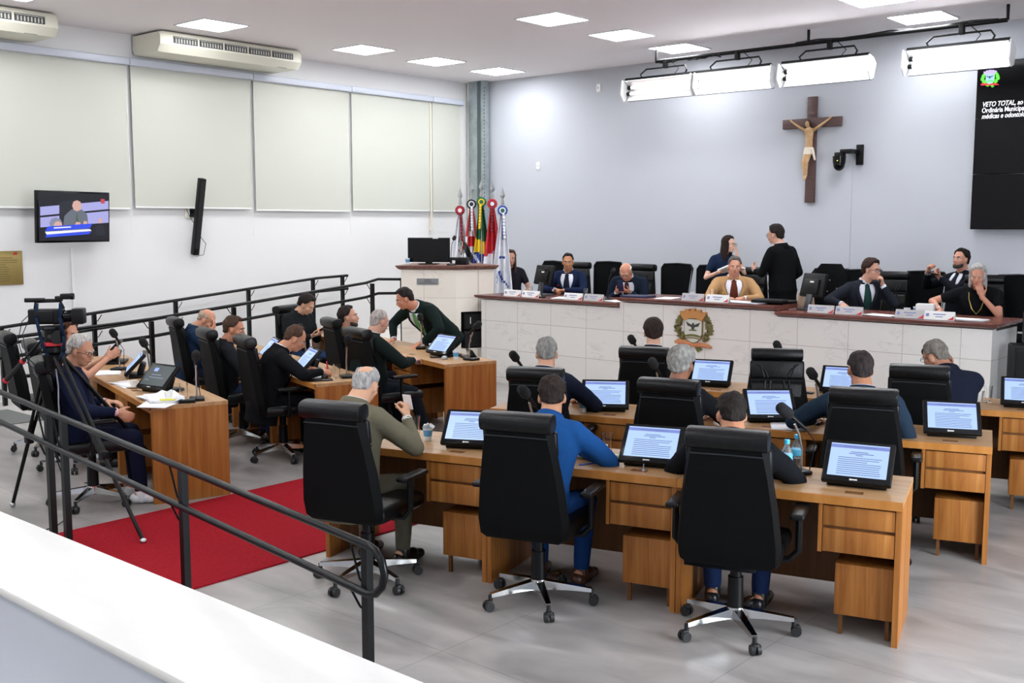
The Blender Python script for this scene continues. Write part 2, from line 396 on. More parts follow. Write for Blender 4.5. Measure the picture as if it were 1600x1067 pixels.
mb = MB(); mb.box((XL + .02, 6.30, 1.2), (.025, .03, 1.25)); tag(mb.build('cable_conduit', WHITE), 'thin white cable conduit running down from the wall television', 'conduit')
# ---------------------------------------------------------------- television on the left wall
t = thing('wall_television', 'flat television on an arm on the left wall, showing a session', 'television', (XL, 6.20, 2.2))
TVR = Euler((0, 0, 0))
yaw_tv = R(14); T = Matrix.Translation((.33, 0.0, 0)) @ rot('Z', yaw_tv) @ rot('Y', R(3))
W_, H_ = 1.06, .61
mb = MB(T); mb.box((-.025, 0, 0), (.05, W_, H_), bev=.006); body = mb.build('case', BGLOSS, t)
mb = MB(T)
cols = ['#11131C', '#9C9CD0', '#20222C', '#5E6470', '#C59C92', '#2E49D8', '#DCDCF2', '#3E5A44', '#B04048', '#7A7F94']
tvm = [M('tv_' + c[1:], '#000000', .4, emit=c, es=.62) for c in cols]
def tvp(poly, mi, d=.0):
    vs = [mb.v((.003 + d, x * (W_ - .04), z * (H_ - .05))) for x, z in poly]; mb.f(vs, mi)
tvp([(-.5, -.5), (.5, -.5), (.5, .5), (-.5, .5)], 0)
tvp([(-.48, .22), (.5, .36), (.5, -.12), (-.48, -.22)], 1, .0006)
for z0 in (.30, .08): tvp([(-.5, z0 - .06), (.5, z0 + .1), (.5, z0 + .06), (-.5, z0 - .1)], 0, .001)
tvp([(-.22, -.3), (-.22, .32), (.0, .36), (.02, -.3)], 2, .0014)
tvp([(-.18, -.32), (-.15, .02), (-.05, .16), (.1, .16), (.18, .05), (.2, -.32)], 3, .0018)
tvp([(x * .07 + .03, z * .12 + .24) for x, z in [(math.cos(a * .785), math.sin(a * .785)) for a in range(8)]], 4, .0022)
tvp([(.0, -.2), (.03, .12), (.06, -.2)], 7, .0022)
tvp([(-.02, -.22), (.02, -.1), (.08, -.12), (.07, -.24)], 4, .0026); tvp([(.11, -.2), (.13, -.08), (.18, -.1), (.17, -.22)], 4, .0026)
tvp([(x * .09 - .27, z * .13 - .14) for x, z in [(math.cos(a * .785), math.sin(a * .785)) for a in range(8)]], 9, .0022)
tvp([(x * .06 - .24, z * .08 - .17) for x, z in [(math.cos(a * .785), math.sin(a * .785)) for a in range(8)]], 4, .0026)
tvp([(-.42, -.3), (.22, -.24), (.25, -.14), (-.38, -.2)], 5, .003); tvp([(-.4, -.37), (.24, -.3), (.22, -.26), (-.42, -.31)], 6, .0032)
tvp([(-.42, -.43), (.2, -.37), (.24, -.31), (-.4, -.37)], 5, .003); tvp([(-.3, -.245), (-.06, -.225), (-.06, -.2), (-.3, -.22)], 6, .0036)
tvp([(.3, -.4), (.31, -.2), (.36, -.16), (.42, -.2), (.46, -.4)], 2, .0024); tvp([(x * .03 + .37, z * .06 - .08) for x, z in [(math.cos(a * .785), math.sin(a * .785)) for a in range(8)]], 4, .0028)
tvp([(.38, .3), (.38, .4), (.44, .4), (.44, .3)], 8, .0024)
mb.build('screen', tvm, t, fixn=False)
mb = MB(); mb.box((.012, 0, 0), (.024, .2, .3)); mb.tube([(.02, 0, 0), (.15, .09, 0), (.3, 0, 0)], .018); mb.build('wall_arm', BPLAST, t)
# brass plaque
t = thing('wall_plaque', 'brass plaque with rows of text at the left edge of the wall', 'plaque', (XL + .012, 5.40, 1.6))
MB().box((0, 0, 0), (.015, .58, .40), bev=.002).build('plate', M('brass', '#A8935A', .35, .55), t)
mb = MB()
random.seed(3)
for k in range(11):
    w = [.3, .42, .40, .14, .18, .22, .2, .18, .24, .22, .2][k]; mb.box((.0085, .02, .12 - k * .027), (.002, w, .007))
mb.mi = 1; mb.prism([(.17, .155), (.23, .155), (.23, .19), (.215, .175), (.2, .19), (.19, .17)], .0085, .0100, 'yz')
mb.build('lettering', [M('engraved', '#6F6238', .6), RED], t)
# column loudspeaker
t = thing('column_speaker', 'tall thin black column loudspeaker tilted out from the left wall', 'loudspeaker', (XL, 8.00, 2.18))
T = Matrix.Translation((.16, 0, .03)) @ rot('Y', R(13))
MB(T).box((0, 0, 0), (.09, .085, 1.04), bev=.01).build('cabinet', BPLAST, t)
MB(T).box((.047, 0, .03), (.004, .07, .92)).build('grille', M('grille_black', '#0F1011', .8, bump=(300, .5, (1, 1, 1))), t)
mb = MB(); mb.box((.015, 0, .10), (.03, .09, .14)); mb.tube([(.02, 0, .1), (.12, 0, .1)], .015); mb.build('bracket', BPLAST, t)
mb = MB(); mb.tube([(.02, -.1, .16), (.05, -.07, .05), (.09, -.03, -.05)], .004); mb.tube([(.1, .03, -.2), (.13, .12, -.33), (.1, .1, -.48), (.06, 0, -.5)], .004); mb.build('cable', BPLAST, t)
t = thing('wall_outlet', 'small cream wall outlet just behind the column speaker', 'outlet', (XL, 7.93, 2.26)); MB().box((.012, 0, 0), (.024, .09, .13), bev=.004).build('plate', M('outlet_cream', '#E0DCCB', .5), t); MB().box((.026, 0, 0), (.006, .04, .04)).build('socket', WHITE, t)
for (x, z, l) in ((-9.98, 4.21, 'white switch plate high on the back wall near the ceiling'), (-11.19, 3.06, 'white switch plate on the back wall right of the corner column')):
    t = thing('switch_plate', l, 'switch plate', (x, YB, z), 0, 'switch plates on the back wall'); MB().box((0, -.008, 0), (.075, .016, .12), bev=.003).build('plate', WHITE, t); MB().box((0, -.018, 0), (.02, .006, .03)).build('switch', M('sw_grey', '#B8B8BA', .5), t)
# PTZ camera
t = thing('dome_camera', 'black swivel camera on a bracket to the right of the crucifix', 'camera', (-5.84, YB, 2.95))
MB().box((.09, -.02, .06), (.09, .04, .26), bev=.004).build('wall_plate', BPLAST, t)
mb = MB(); mb.box((0, -.14, .10), (.16, .24, .05), bev=.008); mb.box((-.1, -.2, .06), (.12, .1, .06), bev=.01); mb.build('arm', BPLAST, t)
mb = MB(); mb.cyl((-.1, -.22, .04), (-.1, -.22, -.05), .085, .08, 18); mb.ell((-.1, -.22, -.06), (.075, .075, .09)); mb.build('camera_head', BGLOSS, t)
mb = MB(); mb.ell((-.09, -.295, -.02), .008); mb.build('status_light', M('led_y', '#302800', .4, emit='#E8D23A', es=2), t)

# ---------------------------------------------------------------- crucifix
t = thing('crucifix', 'large dark wooden crucifix with painted figure on the back wall', 'crucifix', (-6.42, YB - .03, 3.1))
mb = MB(); mb.box((0, 0, 0), (.13, .05, 1.40), bev=.003); mb.box((0, -.004, .355), (.83, .055, .125), bev=.003); mb.build('cross', BROWN, t)
fm = M('plaster_skin', '#C9A77C', .6, noise_=('#B38C60', 9, 3, (1, 1, 1)))
mb = MB(); y = -.075
mb.cap((0, y, .12), (0, y - .005, .24), .044, .062); mb.cap((0, y, .02), (0, y, .12), .048, .044)
for sx in (-1, 1):
    mb.cap((sx * .055, y, .25), (sx * .16, y, .315), .022, .017); mb.cap((sx * .16, y, .315), (sx * .27, y + .01, .39), .017, .011); mb.cap((sx * .27, y + .01, .39), (sx * .295, y + .02, .415), .013, .009)
    mb.cap((sx * .025, y, .0), (sx * .022 - .03, y - .045, -.16), .034, .026); mb.cap((sx * .022 - .03, y - .045, -.16), (sx * .012 - .04, y - .005, -.34), .026, .015); mb.cap((sx * .012 - .04, y - .005, -.34), (sx * .008 - .035, y - .04, -.39), .014, .011)
mb.cap((0, y, .27), (-.005, y - .02, .31), .022, .02); mb.ell((-.012, y - .04, .335), (.03, .034, .042))
mb.build('figure', fm, t)
mb = MB(); mb.ell((-.008, y - .022, .345), (.036, .036, .046)); mb.cap((.028, y - .02, .33), (.035, y - .01, .26), .014, .008); mb.cap((-.045, y - .02, .33), (-.045, y - .015, .27), .012, .007); mb.build('hair', M('figure_hair', '#2A1A12', .8), t)
mb = MB(); mb.loft([(Vector((0, y, -.06)), .075, .06, Matrix.Identity(3)), (Vector((0, y, -.01)), .068, .055, Matrix.Identity(3)), (Vector((0, y, .03)), .062, .052, Matrix.Identity(3))], 18, 2); mb.cap((.06, y - .02, .0), (.095, y - .015, -.13), .022, .014); mb.build('loincloth', M('figure_cloth', '#D8CCBC', .8, bump=(30, .8, (1, 1, 1))), t)
MB().box((0, -.035, .485), (.1, .006, .04)).build('titulus', M('titulus', '#6A564E', .6), t)
# ---------------------------------------------------------------- video wall
t = thing('video_wall', 'black video wall with white motion text and coloured crest, cut by right edge', 'screen', (-4.30, YB - .1, 2.05))
VB = M('video_black', '#040405', .18, emit='#08080B', es=.5, spec=.15)
for r_ in range(3):
    for c_ in range(3):
        mb = MB(); mb.box((.575 + c_ * 1.15, .03, .33 + r_ * .66), (1.147, .07, .657), bev=.002); mb.mi = 1
        mb.box((.575 + c_ * 1.15, -.0055, .33 + r_ * .66), (1.135, .002, .645)); mb.build('display', [BGLOSS, VB], t)
def text(body, size, mat, parent, loc, rotm, shear=0, name='lettering', extr=.0008, align='LEFT'):
    cu = bpy.data.curves.new(name, 'FONT'); cu.body = body; cu.size = size; cu.extrude = extr; cu.shear = shear; cu.align_x = align
    cu.offset = size * .012
    ob = bpy.data.objects.new(name + '_src', cu); COL.objects.link(ob)
    dg = bpy.context.evaluated_depsgraph_get(); me = bpy.data.meshes.new_from_object(ob.evaluated_get(dg))
    bpy.data.objects.remove(ob); me.materials.clear(); me.materials.append(mat)
    me.transform(Matrix.Translation(loc) @ rotm.to_4x4())
    o2 = bpy.data.objects.new(name, me); COL.objects.link(o2); o2.parent = parent
    return o2
VT = M('video_text', '#000000', .4, emit='#F4F4FF', es=.9)
RX = rot('X', R(90)) @ Matrix.Diagonal((.76, 1, 1, 1))
for k, (s_, sh) in enumerate((('VETO TOTAL, ao A', .25), ('Ordinária Municipal', .0), ('médicas e odontoló', .25))):
    text(s_, .080, VT, t, (.075, -.009, 1.455 - k * .070), RX, sh)
def crest(mb, cx, cz, s, y, mats_):
    """small municipal arms: mural crown, shield with bird, side branches, ribbon; mats_ = indices"""
    cr, sh, br, rb, bd, wt, gn = mats_
    def P(poly, mi, d, th=.0): mb.prism([(cx + a * s, cz + b * s) for a, b in poly], y - d, y, 'xz', mi)
    # branches
    random.seed(11)
    for sx in (-1, 1):
        for k in range(26):
            u = k / 25; a = sx * (.27 + .16 * math.sin(u * 3.0) + random.uniform(-.05, .06)); b_ = -.28 + u * .62
            for q in (-1, 0, 1):
                ang = math.atan2(1, sx * .5) + q * .8 + random.uniform(-.3, .3); L_ = .1
                dx, dz = math.cos(ang) * L_, math.sin(ang) * L_; nx, nz = -dz * .28, dx * .28
                P([(a, b_), (a + dx * .5 + nx, b_ + dz * .5 + nz), (a + dx, b_ + dz), (a + dx * .5 - nx, b_ + dz * .5 - nz)], br if (k + q) % 3 else gn, .012 + .003 * (q + 1))
    P([(-.25, -.42), (-.06, -.30), (.02, -.36), (-.12, -.46)], gn, .014); P([(.02, -.36), (.08, -.32), (.26, -.47), (.12, -.54)], gn, .014)
    # shield
    shp = [(-.24, .27), (.24, .27), (.24, -.08), (.20, -.2), (.1, -.28), (0, -.31), (-.1, -.28), (-.20, -.2), (-.24, -.08)]
    P([(a * 1.08, b_ * 1.06) for a, b_ in shp], br, .02); P(shp, sh, .026)
    P([(-.228, -.13), (-.1, -.10), (0, -.095), (.1, -.10), (.228, -.13), (.20, -.17), (0, -.15), (-.20, -.17)], gn, .03); P([(-.2, -.185), (0, -.17), (.2, -.185), (.17, -.215), (0, -.20), (-.17, -.215)], br, .033); P([(-.13, .0), (-.06, .02), (0, .005), (.06, .02), (.13, .0), (.06, -.015), (0, -.01), (-.06, -.015)], gn, .035)
    # bird
    P([(-.02, .12), (-.2, .21), (-.15, .11), (-.04, .08)], bd, .032); P([(.02, .12), (.2, .2), (.15, .1), (.04, .08)], bd, .032); P([(-.035, .12), (-.015, .17), (.02, .185), (.035, .12), (.04, .05), (0, .0), (-.04, .05)], bd, .034)
    # mural crown
    pts = [(-.26, .24)]
    arc = [(-.34, .40), (-.17, .485), (0, .51), (.17, .485), (.34, .40)]
    P([(-.25, .23), (-.12, .29), (0, .305), (.12, .29), (.25, .23), (.36, .40), (.19, .47), (0, .495), (-.19, .47), (-.36, .40)], cr, .04)
    for (a, b_) in [(-.31, .43), (-.165, .485), (0, .505), (.165, .485), (.31, .43)]:
        P([(a - .055, b_ - .03), (a + .055, b_ - .03), (a + .055, b_ + .03), (a - .055, b_ + .03)], cr, .043)
    # ribbon
    P([(-.52, -.30), (-.42, -.24), (-.15, -.27), (0, -.33), (.15, -.30), (.38, -.30), (.52, -.38), (.50, -.42), (.36, -.39), (.15, -.40), (0, -.41), (-.15, -.37), (-.45, -.36), (-.5, -.36)], rb, .036)
    for k in range(10): P([(-.4 + k * .085, -.315 - .006 * k), (-.365 + k * .085, -.315 - .006 * k), (-.365 + k * .085, -.35 - .006 * k), (-.4 + k * .085, -.35 - .006 * k)], wt, .038)
def E_(c): return M('vw_' + c[1:], '#000000', .4, emit=c, es=.7)
mb = MB(); crest(mb, .155, 1.775, .19, -.0075, (0, 1, 2, 3, 4, 5, 6))
mb.build('crest', [E_('#B9A8E8'), E_('#9FC4F2'), E_('#6BE04A'), E_('#E02838'), E_('#28304A'), E_('#E85050'), E_('#4FCB30')], t)
# ---------------------------------------------------------------- lamp pipe with four fluorescent fixtures
t = thing('lamp_pipe', 'long black pipe hung under the ceiling carrying the white stage lamps', 'pipe', (-6.02, 12.5, 4.33))
MB().cyl((-2.25, 0, 0), (2.3, 0, 0), .024).build('pipe', BPLAST, t)
for x in (-2.25, -.02, 2.3):
    mb = MB(); mb.cyl((x, 0, 0), (x, 0, .165), .018); mb.build('hanger', BPLAST, t)
mb = MB(); random.seed(5)
for k in range(3):
    pts = [(-2.2 + i * .12, .03 * math.sin(i * 2.1 + k), .03 * math.cos(i * 1.7 + k) - .01) for i in range(9)]; mb.tube(pts, .008, 6)
pts = [(-.2 + i * .3, .02, .028 + .012 * math.sin(i * 2)) for i in range(9)]; mb.tube(pts, .01, 6)
mb.build('cable_bundle', BPLAST, t)
TUBE = M('fluorescent_tube', '#FFFFFF', .4, emit='#F6FAFF', es=TUBE_E)
TUBEW = M('fluorescent_tube_dim', '#FFFFFF', .4, emit='#FFE8E0', es=.25)
REFL = M('reflector', '#F2F2F2', .25, .2)
def mk_fix(lit=True):
    t = thing('stage_lamp', '', 'lamp')
    L = 1.12
    T = Matrix.Translation((0, -.1, -.37)) @ rot('X', R(-24)) @ Matrix.Diagonal((1, .85, .85, 1))
    mb = MB(T)      # housing: trough opening towards -y/-z
    P = [(-.13, .15), (.09, .15), (.13, .05), (.13, -.12), (.10, -.15), (.085, -.11), (.085, .04), (.06, .11), (-.12, .11)]
    A = [[mb.v((x, py, pz)) for py, pz in P] for x in (-L / 2, L / 2)]; mb.bridge(A[0], A[1]); mb.f(A[0][::-1]); mb.f(A[1]); mb.build('housing', BPLAST, t)
    mb = MB(T)
    P = [(-.13, .108), (.055, .108), (.083, .04), (.083, -.11), (.07, -.16), (.06, -.16), (.07, -.1), (.07, .03), (.05, .09), (-.13, .09)]
    A = [[mb.v((x, py, pz)) for py, pz in P] for x in (-L / 2 + .01, L / 2 - .01)]; mb.bridge(A[0], A[1]); mb.f(A[0][::-1]); mb.f(A[1]); mb.build('reflector', REFL, t)
    for sx in (-1, 1):
        mb = MB(T); x = sx * (L / 2 + .02)
        mb.prism([(-.17, .10), (-.02, .13), (.09, .10), (.1, -.12), (.02, -.19), (-.1, -.13)], x - .008, x + .008, 'yz'); mb.build('end_flap', REFL, t)
    for k, (py, pz) in enumerate(((-.0, .05), (.02, -.05))):
        mb = MB(T); mb.cyl((-L / 2 + .06, py, pz), (L / 2 - .05, py, pz), .028, n=16); mb.build('tube', TUBE if lit else TUBEW, t)
        mb = MB(T); mb.cyl((-L / 2 + .01, py, pz), (-L / 2 + .06, py, pz), .032, n=14); mb.build('lamp_socket', BPLAST, t)
    mb = MB(); mb.tube([(-.33, -.05, -.24), (-.37, -.05, -.16), (-.31, 0, -.09), (.31, 0, -.09), (.37, -.05, -.16), (.33, -.05, -.24)], .012, 8); mb.build('yoke', BPLAST, t)
    mb = MB(); mb.box((0, 0, -.045), (.06, .06, .12), bev=.008); mb.build('clamp', BPLAST, t)
    mb = MB(); mb.tube([(.1, 0, -.02), (.2, .02, -.12), (.12, -.02, -.24)], .006, 6); mb.build('cable', BPLAST, t)
    return t
a = mk_fix(False); a.location = (-8.12, 12.5, 4.33); a['label'] = 'stage lamp at the left end of the pipe, its tubes almost dark'; a['group'] = 'stage lamps on the pipe'
for c_ in a.children:
    pass
b_ = mk_fix(True); b_.location = (-7.02, 12.5, 4.33); b_['label'] = 'lit white stage lamp second from the left, overlapping the dim one'; b_['group'] = 'stage lamps on the pipe'
dup(b_, (-5.76, 12.5, 4.33), 0, 'lit white stage lamp straight above the crucifix', 'stage lamps on the pipe')
dup(b_, (-4.20, 12.5, 4.33), 0, 'lit white stage lamp at the right end of the pipe, above the video wall corner', 'stage lamps on the pipe')
# ================================================================ PODIUM
MARB = tiles('podium_marble', '#E9E7E2', '#E4E1DB', '#C2BAB2', .565, .375, 0, 'xz', (-9.62, .45))
MARS = tiles('side_marble', '#E9E7E3', '#E3E1DC', '#C2BAB2', .6, .39, 0, 'yz', (10.5, .43))
t = thing('podium', 'long marble clad podium with mahogany counters in three levels', 'podium', (0, 0, 0))
def zt(x): return 1.09 if x < -7.42 else (1.17 if x < -5.34 else 1.105)
for (x0, x1, z) in ((-9.7, -7.42, 1.105), (-7.42, -5.34, 1.175), (-5.34, -3.12, 1.12)):
    MB().box(((x0 + x1) / 2, 10.56, z / 2), (x1 - x0, .12, z)).build('front_panel', MARB, t)
for x in (-9.64, -3.18): MB().box((x, 10.62 + .33, .55), (.12, .66, 1.1)).build('side_panel', MARS, t)
def counter(x0, x1, z, y1=11.3, cl=.07, cr=.07):
    # counter with bevelled (ogee-like) nosing
    mb = MB(); rings = []
    for (d, zz) in ((.055, z - .05), (.035, z - .042), (.012, z - .03), (0, z - .018), (0, z - .004), (.004, z)):
        rings.append([mb.v((x0 - cl + (d if cl else 0), 10.43 + d, zz)), mb.v((x1 + cr - (d if cr else 0), 10.43 + d, zz)), mb.v((x1 + cr - (d if cr else 0), y1, zz)), mb.v((x0 - cl + (d if cl else 0), y1, zz))])
    for a, b_ in zip(rings, rings[1:]): mb.bridge(a, b_)
    mb.f(rings[0][::-1]); mb.f(rings[-1]); return mb
counter(-9.7, -7.42, 1.165, cr=0).build('counter', MAHO, t)
counter(-7.42, -5.34, 1.235, cl=.01, cr=.0).build('counter', MAHO, t)
counter(-5.34, -3.12, 1.18, cl=0).build('counter', MAHO, t)
e = thing('coat_of_arms', 'carved municipal coat of arms with orange crown on the marble podium', 'emblem', (-6.375, 10.5, .905))
mb = MB(); crest(mb, 0, 0, .465, 0, (0, 1, 2, 3, 4, 5, 6))
mb.build('relief', [M('crown_orange', '#C58A4E', .5), M('shield_white', '#D5D6CC', .5), M('branch_olive', '#7C7043', .6), M('ribbon_orange', '#C98A5C', .5), M('bird_dark', '#3C3F38', .6), M('ribbon_red', '#C8604A', .5), M('leaf_green', '#6A6A38', .6)], e)
# ---------------------------------------------------------------- rostrum
t = thing('rostrum', 'marble rostrum with brown wooden top beside the flags', 'rostrum', (0, 0, 0))
L_, F_, R_ = Vector((-10.60, 9.87)), Vector((-9.95, 10.27)), Vector((-9.745, 10.80))
B1, B2 = Vector((-10.35, 11.1)), Vector((-11.1, 10.65))
def P2(*a): return [tuple(p) for p in a]
RMAT = tiles('rostrum_marble', '#EAE4D9', '#E5DED2', '#C8C0B4', .5, .42, 0, 'xz', (-10.33, .28))
dF = (R_ - F_).normalized()
MB().prism(P2(L_, F_, R_, B1, B2), .93, 1.50).build('body', RMAT, t)
MB().prism(P2(L_, F_, R_, B1, B2), .0, .425).build('plinth', RMAT, t)
nF = F_ + dF * .07; inn = Vector((-dF.y, dF.x))
MB().prism(P2(L_, F_, nF, nF + inn * .42, B2), .425, .93).build('shaft', RMAT, t)
mb = MB()
ctr = (L_ + F_ + R_ + B1 + B2) / 5
rg = []
for k, z in ((1.0, 1.498), (1.05, 1.505), (1.10, 1.53), (1.12, 1.548), (1.12, 1.556)):
    rg.append([mb.v((*(ctr + (p - ctr) * k), z)) for p in (L_, F_, R_, B1, B2)])
for a, b_ in zip(rg, rg[1:]): mb.bridge(a, b_)
mb.f(rg[0][::-1]); mb.f(rg[-1]); mb.build('top', wood('rostrum_wood', '#6B4A42', '#7C5A50', '#8C6A60', (3, 18, 18), .35), t)
uL = (F_ - L_).normalized(); nL = Vector((uL.y, -uL.x))
pc = L_ + uL * .37 + nL * .004
T = Matrix.Translation((pc.x, pc.y, 1.34)) @ rot('Z', math.atan2(uL.y, uL.x))
pl = MB(T).box((0, 0, 0), (.30, .008, .085)).build('name_plate', GREYP, t)
mb = MB(T)
for k, (w, z) in enumerate(((.09, .022), (.11, .0), (.24, -.022))): mb.box((0, -.0045, z), (w, .002, .009))
mb.build('lettering', M('plate_text', '#4E5052', .5), pl)
# speakers standing in the alcove of the rostrum
def mk_pa(w=.44, d=.36, h=.245):
    t = thing('loudspeaker', '', 'loudspeaker'); MB().box((0, 0, h / 2), (w, d, h), bev=.03, seg=3).build('cabinet', BPLAST, t)
    for x in (-.12, .12):
        MB().box((x, -d / 2 - .003, h * .55), (.012, .01, .09), bev=.002).build('handle', WHITE, t)
    MB().box((0, -d / 2 - .001, h / 2), (w - .06, .004, h - .05)).build('grille', M('grille_black', '#0F1011', .8), t)
    return t
sp = Vector((F_ + dF * .34)) + inn * .20
sa = math.atan2(dF.y, dF.x)
for k, (z, l) in enumerate(((.425, 'lower black loudspeaker of two stacked in the rostrum alcove'), (.672, 'upper black loudspeaker of two stacked in the rostrum alcove'))):
    inst('pa', mk_pa, (sp.x, sp.y, z), sa, l, 'loudspeakers stacked in the alcove')
# things on the rostrum
t = thing('monitor', 'large black monitor seen from the front on top of the rostrum', 'monitor', (-10.62, 10.42, 1.556), math.atan2(uL.y, uL.x))
MB().box((0, 0, .2), (.60, .04, .34), bev=.006).build('case', BPLAST, t)
mb = MB(); mb.box((0, -.0215, .2), (.57, .003, .31)); mb.build('panel', BGLOSS, t)
MB().box((.10, -.0235, .375 - .01), (.08, .002, .018)).build('sticker', WHITE, t)
mb = MB(); mb.box((0, .0, .02), (.09, .05, .08)); mb.box((0, 0, .006), (.26, .2, .012), bev=.003); mb.build('stand', BPLAST, t)
def gooseneck(parent, h=.36, fwd=.10, foam=.026):
    mb = MB(); mb.lathe([(.062, 0), (.062, .012), (.045, .026), (.015, .032), (.01, .05)], n=20); mb.build('base', BPLAST, parent)
    pts = [(0, 0, .04), (0, .005, h * .5), (0, fwd * .3, h * .8), (0, fwd, h)]
    mb = MB(); mb.tube(pts, .0045, 8); mb.build('stem', BPLAST, parent)
    mb = MB(); mb.cap((0, fwd, h), (0, fwd + .02, h + .02), foam, foam * .95); mb.build('foam', FOAM, parent)
def mk_goose():
    t = thing('microphone', '', 'microphone'); gooseneck(t); return t
inst('goose', mk_goose, (-10.10, 10.33, 1.556), R(20), 'slim gooseneck microphone standing on the rostrum', 'slim gooseneck microphones')
def mk_box(): t = thing('equipment_box', '', 'box'); MB().box((0, 0, .05), (.24, .18, .1), bev=.01).build('case', BPLAST, t); MB().box((-.06, -.092, .04), (.04, .006, .04)).build('label', WHITE, t); return t
inst('eqbox', mk_box, (-10.22, 10.62, 1.556), R(30), 'small black equipment box behind the rostrum microphone')
# ---------------------------------------------------------------- flags
def flag(x, y, top, bottom, tint, fn, mats_, ros, rib, lab, wb=.30, seed=1, rib_len=.42):
    t = thing('flag', lab, 'flag', (x, y, .42), R(42), 'flags on poles in the corner')
    h = top - .42
    mb = MB(); mb.cyl((0, 0, .02), (0, 0, h - .24), .014, n=10); mb.mi = 1; mb.lathe([(.13, 0), (.13, .03), (.03, .05)], n=20); mb.build('pole', [M('pole_white', '#D8D8DA', .3), SILVER], t)
    mb = MB(); mb.lathe([(.012, h - .26), (.03, h - .25), (.022, h - .20), (.012, h - .17), (.04, h - .12), (.001, h)], n=4); mb.build('finial', SILVER, t, sharp=20)
    zt_ = h - .36; zb = bottom - .42
    mb = MB(); NU, NV = 36, 44; random.seed(seed); ph = [random.uniform(0, 6) for _ in range(4)]
    G = []
    for j in range(NV + 1):
        v_ = j / NV; w = .045 + (wb - .045) * (1 - (1 - v_) ** 1.7); row = []
        for i in range(NU + 1):
            u = i / NU; a = (u - .5) * 2
            xx = a * w * .5 + .02 * math.sin(v_ * 3 + ph[0]) * v_
            yy = -.03 - (.03 + .045 * v_) * math.cos(a * 9 + ph[1] + 1.3 * math.sin(v_ * 2 + ph[2])) - .04 * (1 - a * a) * v_
            row.append(mb.v((xx, yy, zt_ + (zb - zt_) * v_ - .02 * abs(a) * v_)))
        G.append(row)
    for j in range(NV):
        for i in range(NU): mb.f([G[j][i], G[j + 1][i], G[j + 1][i + 1], G[j][i + 1]], fn((i + .5) / NU, (j + .5) / NV))
    ob = mb.build('cloth', mats_, t, sharp=None, fixn=False)
    sm = ob.modifiers.new('solid', 'SOLIDIFY'); sm.thickness = .003
    # rosette
    mb = MB(Matrix.Translation((0, -.10, h - .34)))
    for k in range(12):
        a = k * math.pi / 6; mb.mi = 0; mb.ell((.055 * math.cos(a), 0, .055 * math.sin(a)), (.022, .014, .022), nu=8, nv=6)
    mb.mi = 1; mb.cyl((0, -.002, 0), (0, -.016, 0), .048, n=18); mb.mi = 2; mb.cyl((0, -.016, 0), (0, -.026, 0), .03, n=16)
    rt = mb.build('rosette', [ros[0], ros[1], ros[2]], t)
    for q, (cx_, m_) in enumerate(rib):
        mb = MB(); pts = []
        for k in range(9):
            z = h - .38 - rib_len * k / 8; pts.append((cx_ * (.4 + .6 * k / 8), -.125 - .006 * math.sin(k * 1.2 + q) - .012 * q, z))
        for k in range(8):
            a_, b_ = pts[k], pts[k + 1]; w = .017
            mb.f([mb.v((a_[0] - w, a_[1], a_[2])), mb.v((b_[0] - w, b_[1], b_[2])), mb.v((b_[0] + w, b_[1], b_[2])), mb.v((a_[0] + w, a_[1], a_[2]))])
        r_ = mb.build('ribbon', m_, t, sharp=None, fixn=False); r_.modifiers.new('solid', 'SOLIDIFY').thickness = .002
def FM(c): return M('flag_' + c[1:], c, .7)
fW, fR, fK, fG, fY, fB, fDR = FM('#E9EAF0'), FM('#C62632'), FM('#23252B'), FM('#1F6440'), FM('#F0D22C'), FM('#24449A'), FM('#7E1F2A')
def f1(u, v):
    if .24 < v < .54 and (u - .55) ** 2 + ((v - .39) * 1.6) ** 2 < .05: return 3 if (int(u * 14) + int(v * 22)) % 3 == 0 else (1 if (int(u * 11) + int(v * 15)) % 4 == 0 else 0)
    return 1 if .55 < v < .62 and .38 < u < .56 else 0
def f2(u, v):
    if v < .34: return 1 if u < .25 or u > .72 else 0
    if v < .46 and u > .2: return 1
    return 2 if int((v * 5.0 - u * 1.7) * 1.6) % 2 else 0
def f3(u, v):
    if v < .37 + .06 * u: return 3
    if v < .52 + .04 * u: return 4
    if abs((v - .54) - u * .30) < .03 and v > .55: return 0
    return 5
def f4(u, v):
    if u > .80 and v > .45: return 2 if .50 < v < .56 else (0 if v < .60 else 1)
    if v > .46 - .08 * u and u < .6: return 3 if .6 < v < .66 and u > .3 else 0
    return 1
def f5(u, v):
    if .41 < v < .43 and .3 < u < .7: return 5
    if abs((v - .57) - (u - .3) * .25) < .012 and .35 < u < .8: return 5
    if .015 < abs(math.hypot(u - .35, (v - .64) * 1.8) - .13) < .04: return 5 if v < .66 else 0
    return 3 if abs(u - .25 - (1 - v) * .1) < .02 and v > .8 else 0
ML = [fW, fR, fK, fG, fY, fB, fDR]
flag(-11.24, 11.7, 2.66, 1.05, 0, f1, ML, (fDR, fR, fW), [(.03, fDR)], 'white flag with a green and red crest, leftmost of the five', .36, 1)
flag(-11.02, 11.72, 2.75, 1.05, 0, f2, ML, (fK, fW, fK), [(-.01, fK), (.01, fW)], 'black, white and red striped flag with black rosette, second from left', .34, 2, .36)
flag(-10.80, 11.7, 2.78, 1.05, 0, f3, ML, (fG, fY, fG), [(-.03, fY)], 'green, yellow and blue flag, middle one of the five', .30, 3, .36)
flag(-10.60, 11.72, 2.75, .75, 0, f4, ML, (fR, fDR, fW), [(-.01, fDR)], 'red and white flag with red rosette, between the green one and the all-white one', .38, 4, .38)
flag(-10.38, 11.7, 2.65, .72, 0, f5, ML, (fB, fW, fG), [(.015, fB), (.03, fW)], 'white flag with thin blue lettering, rightmost of the five', .34, 5, .38)
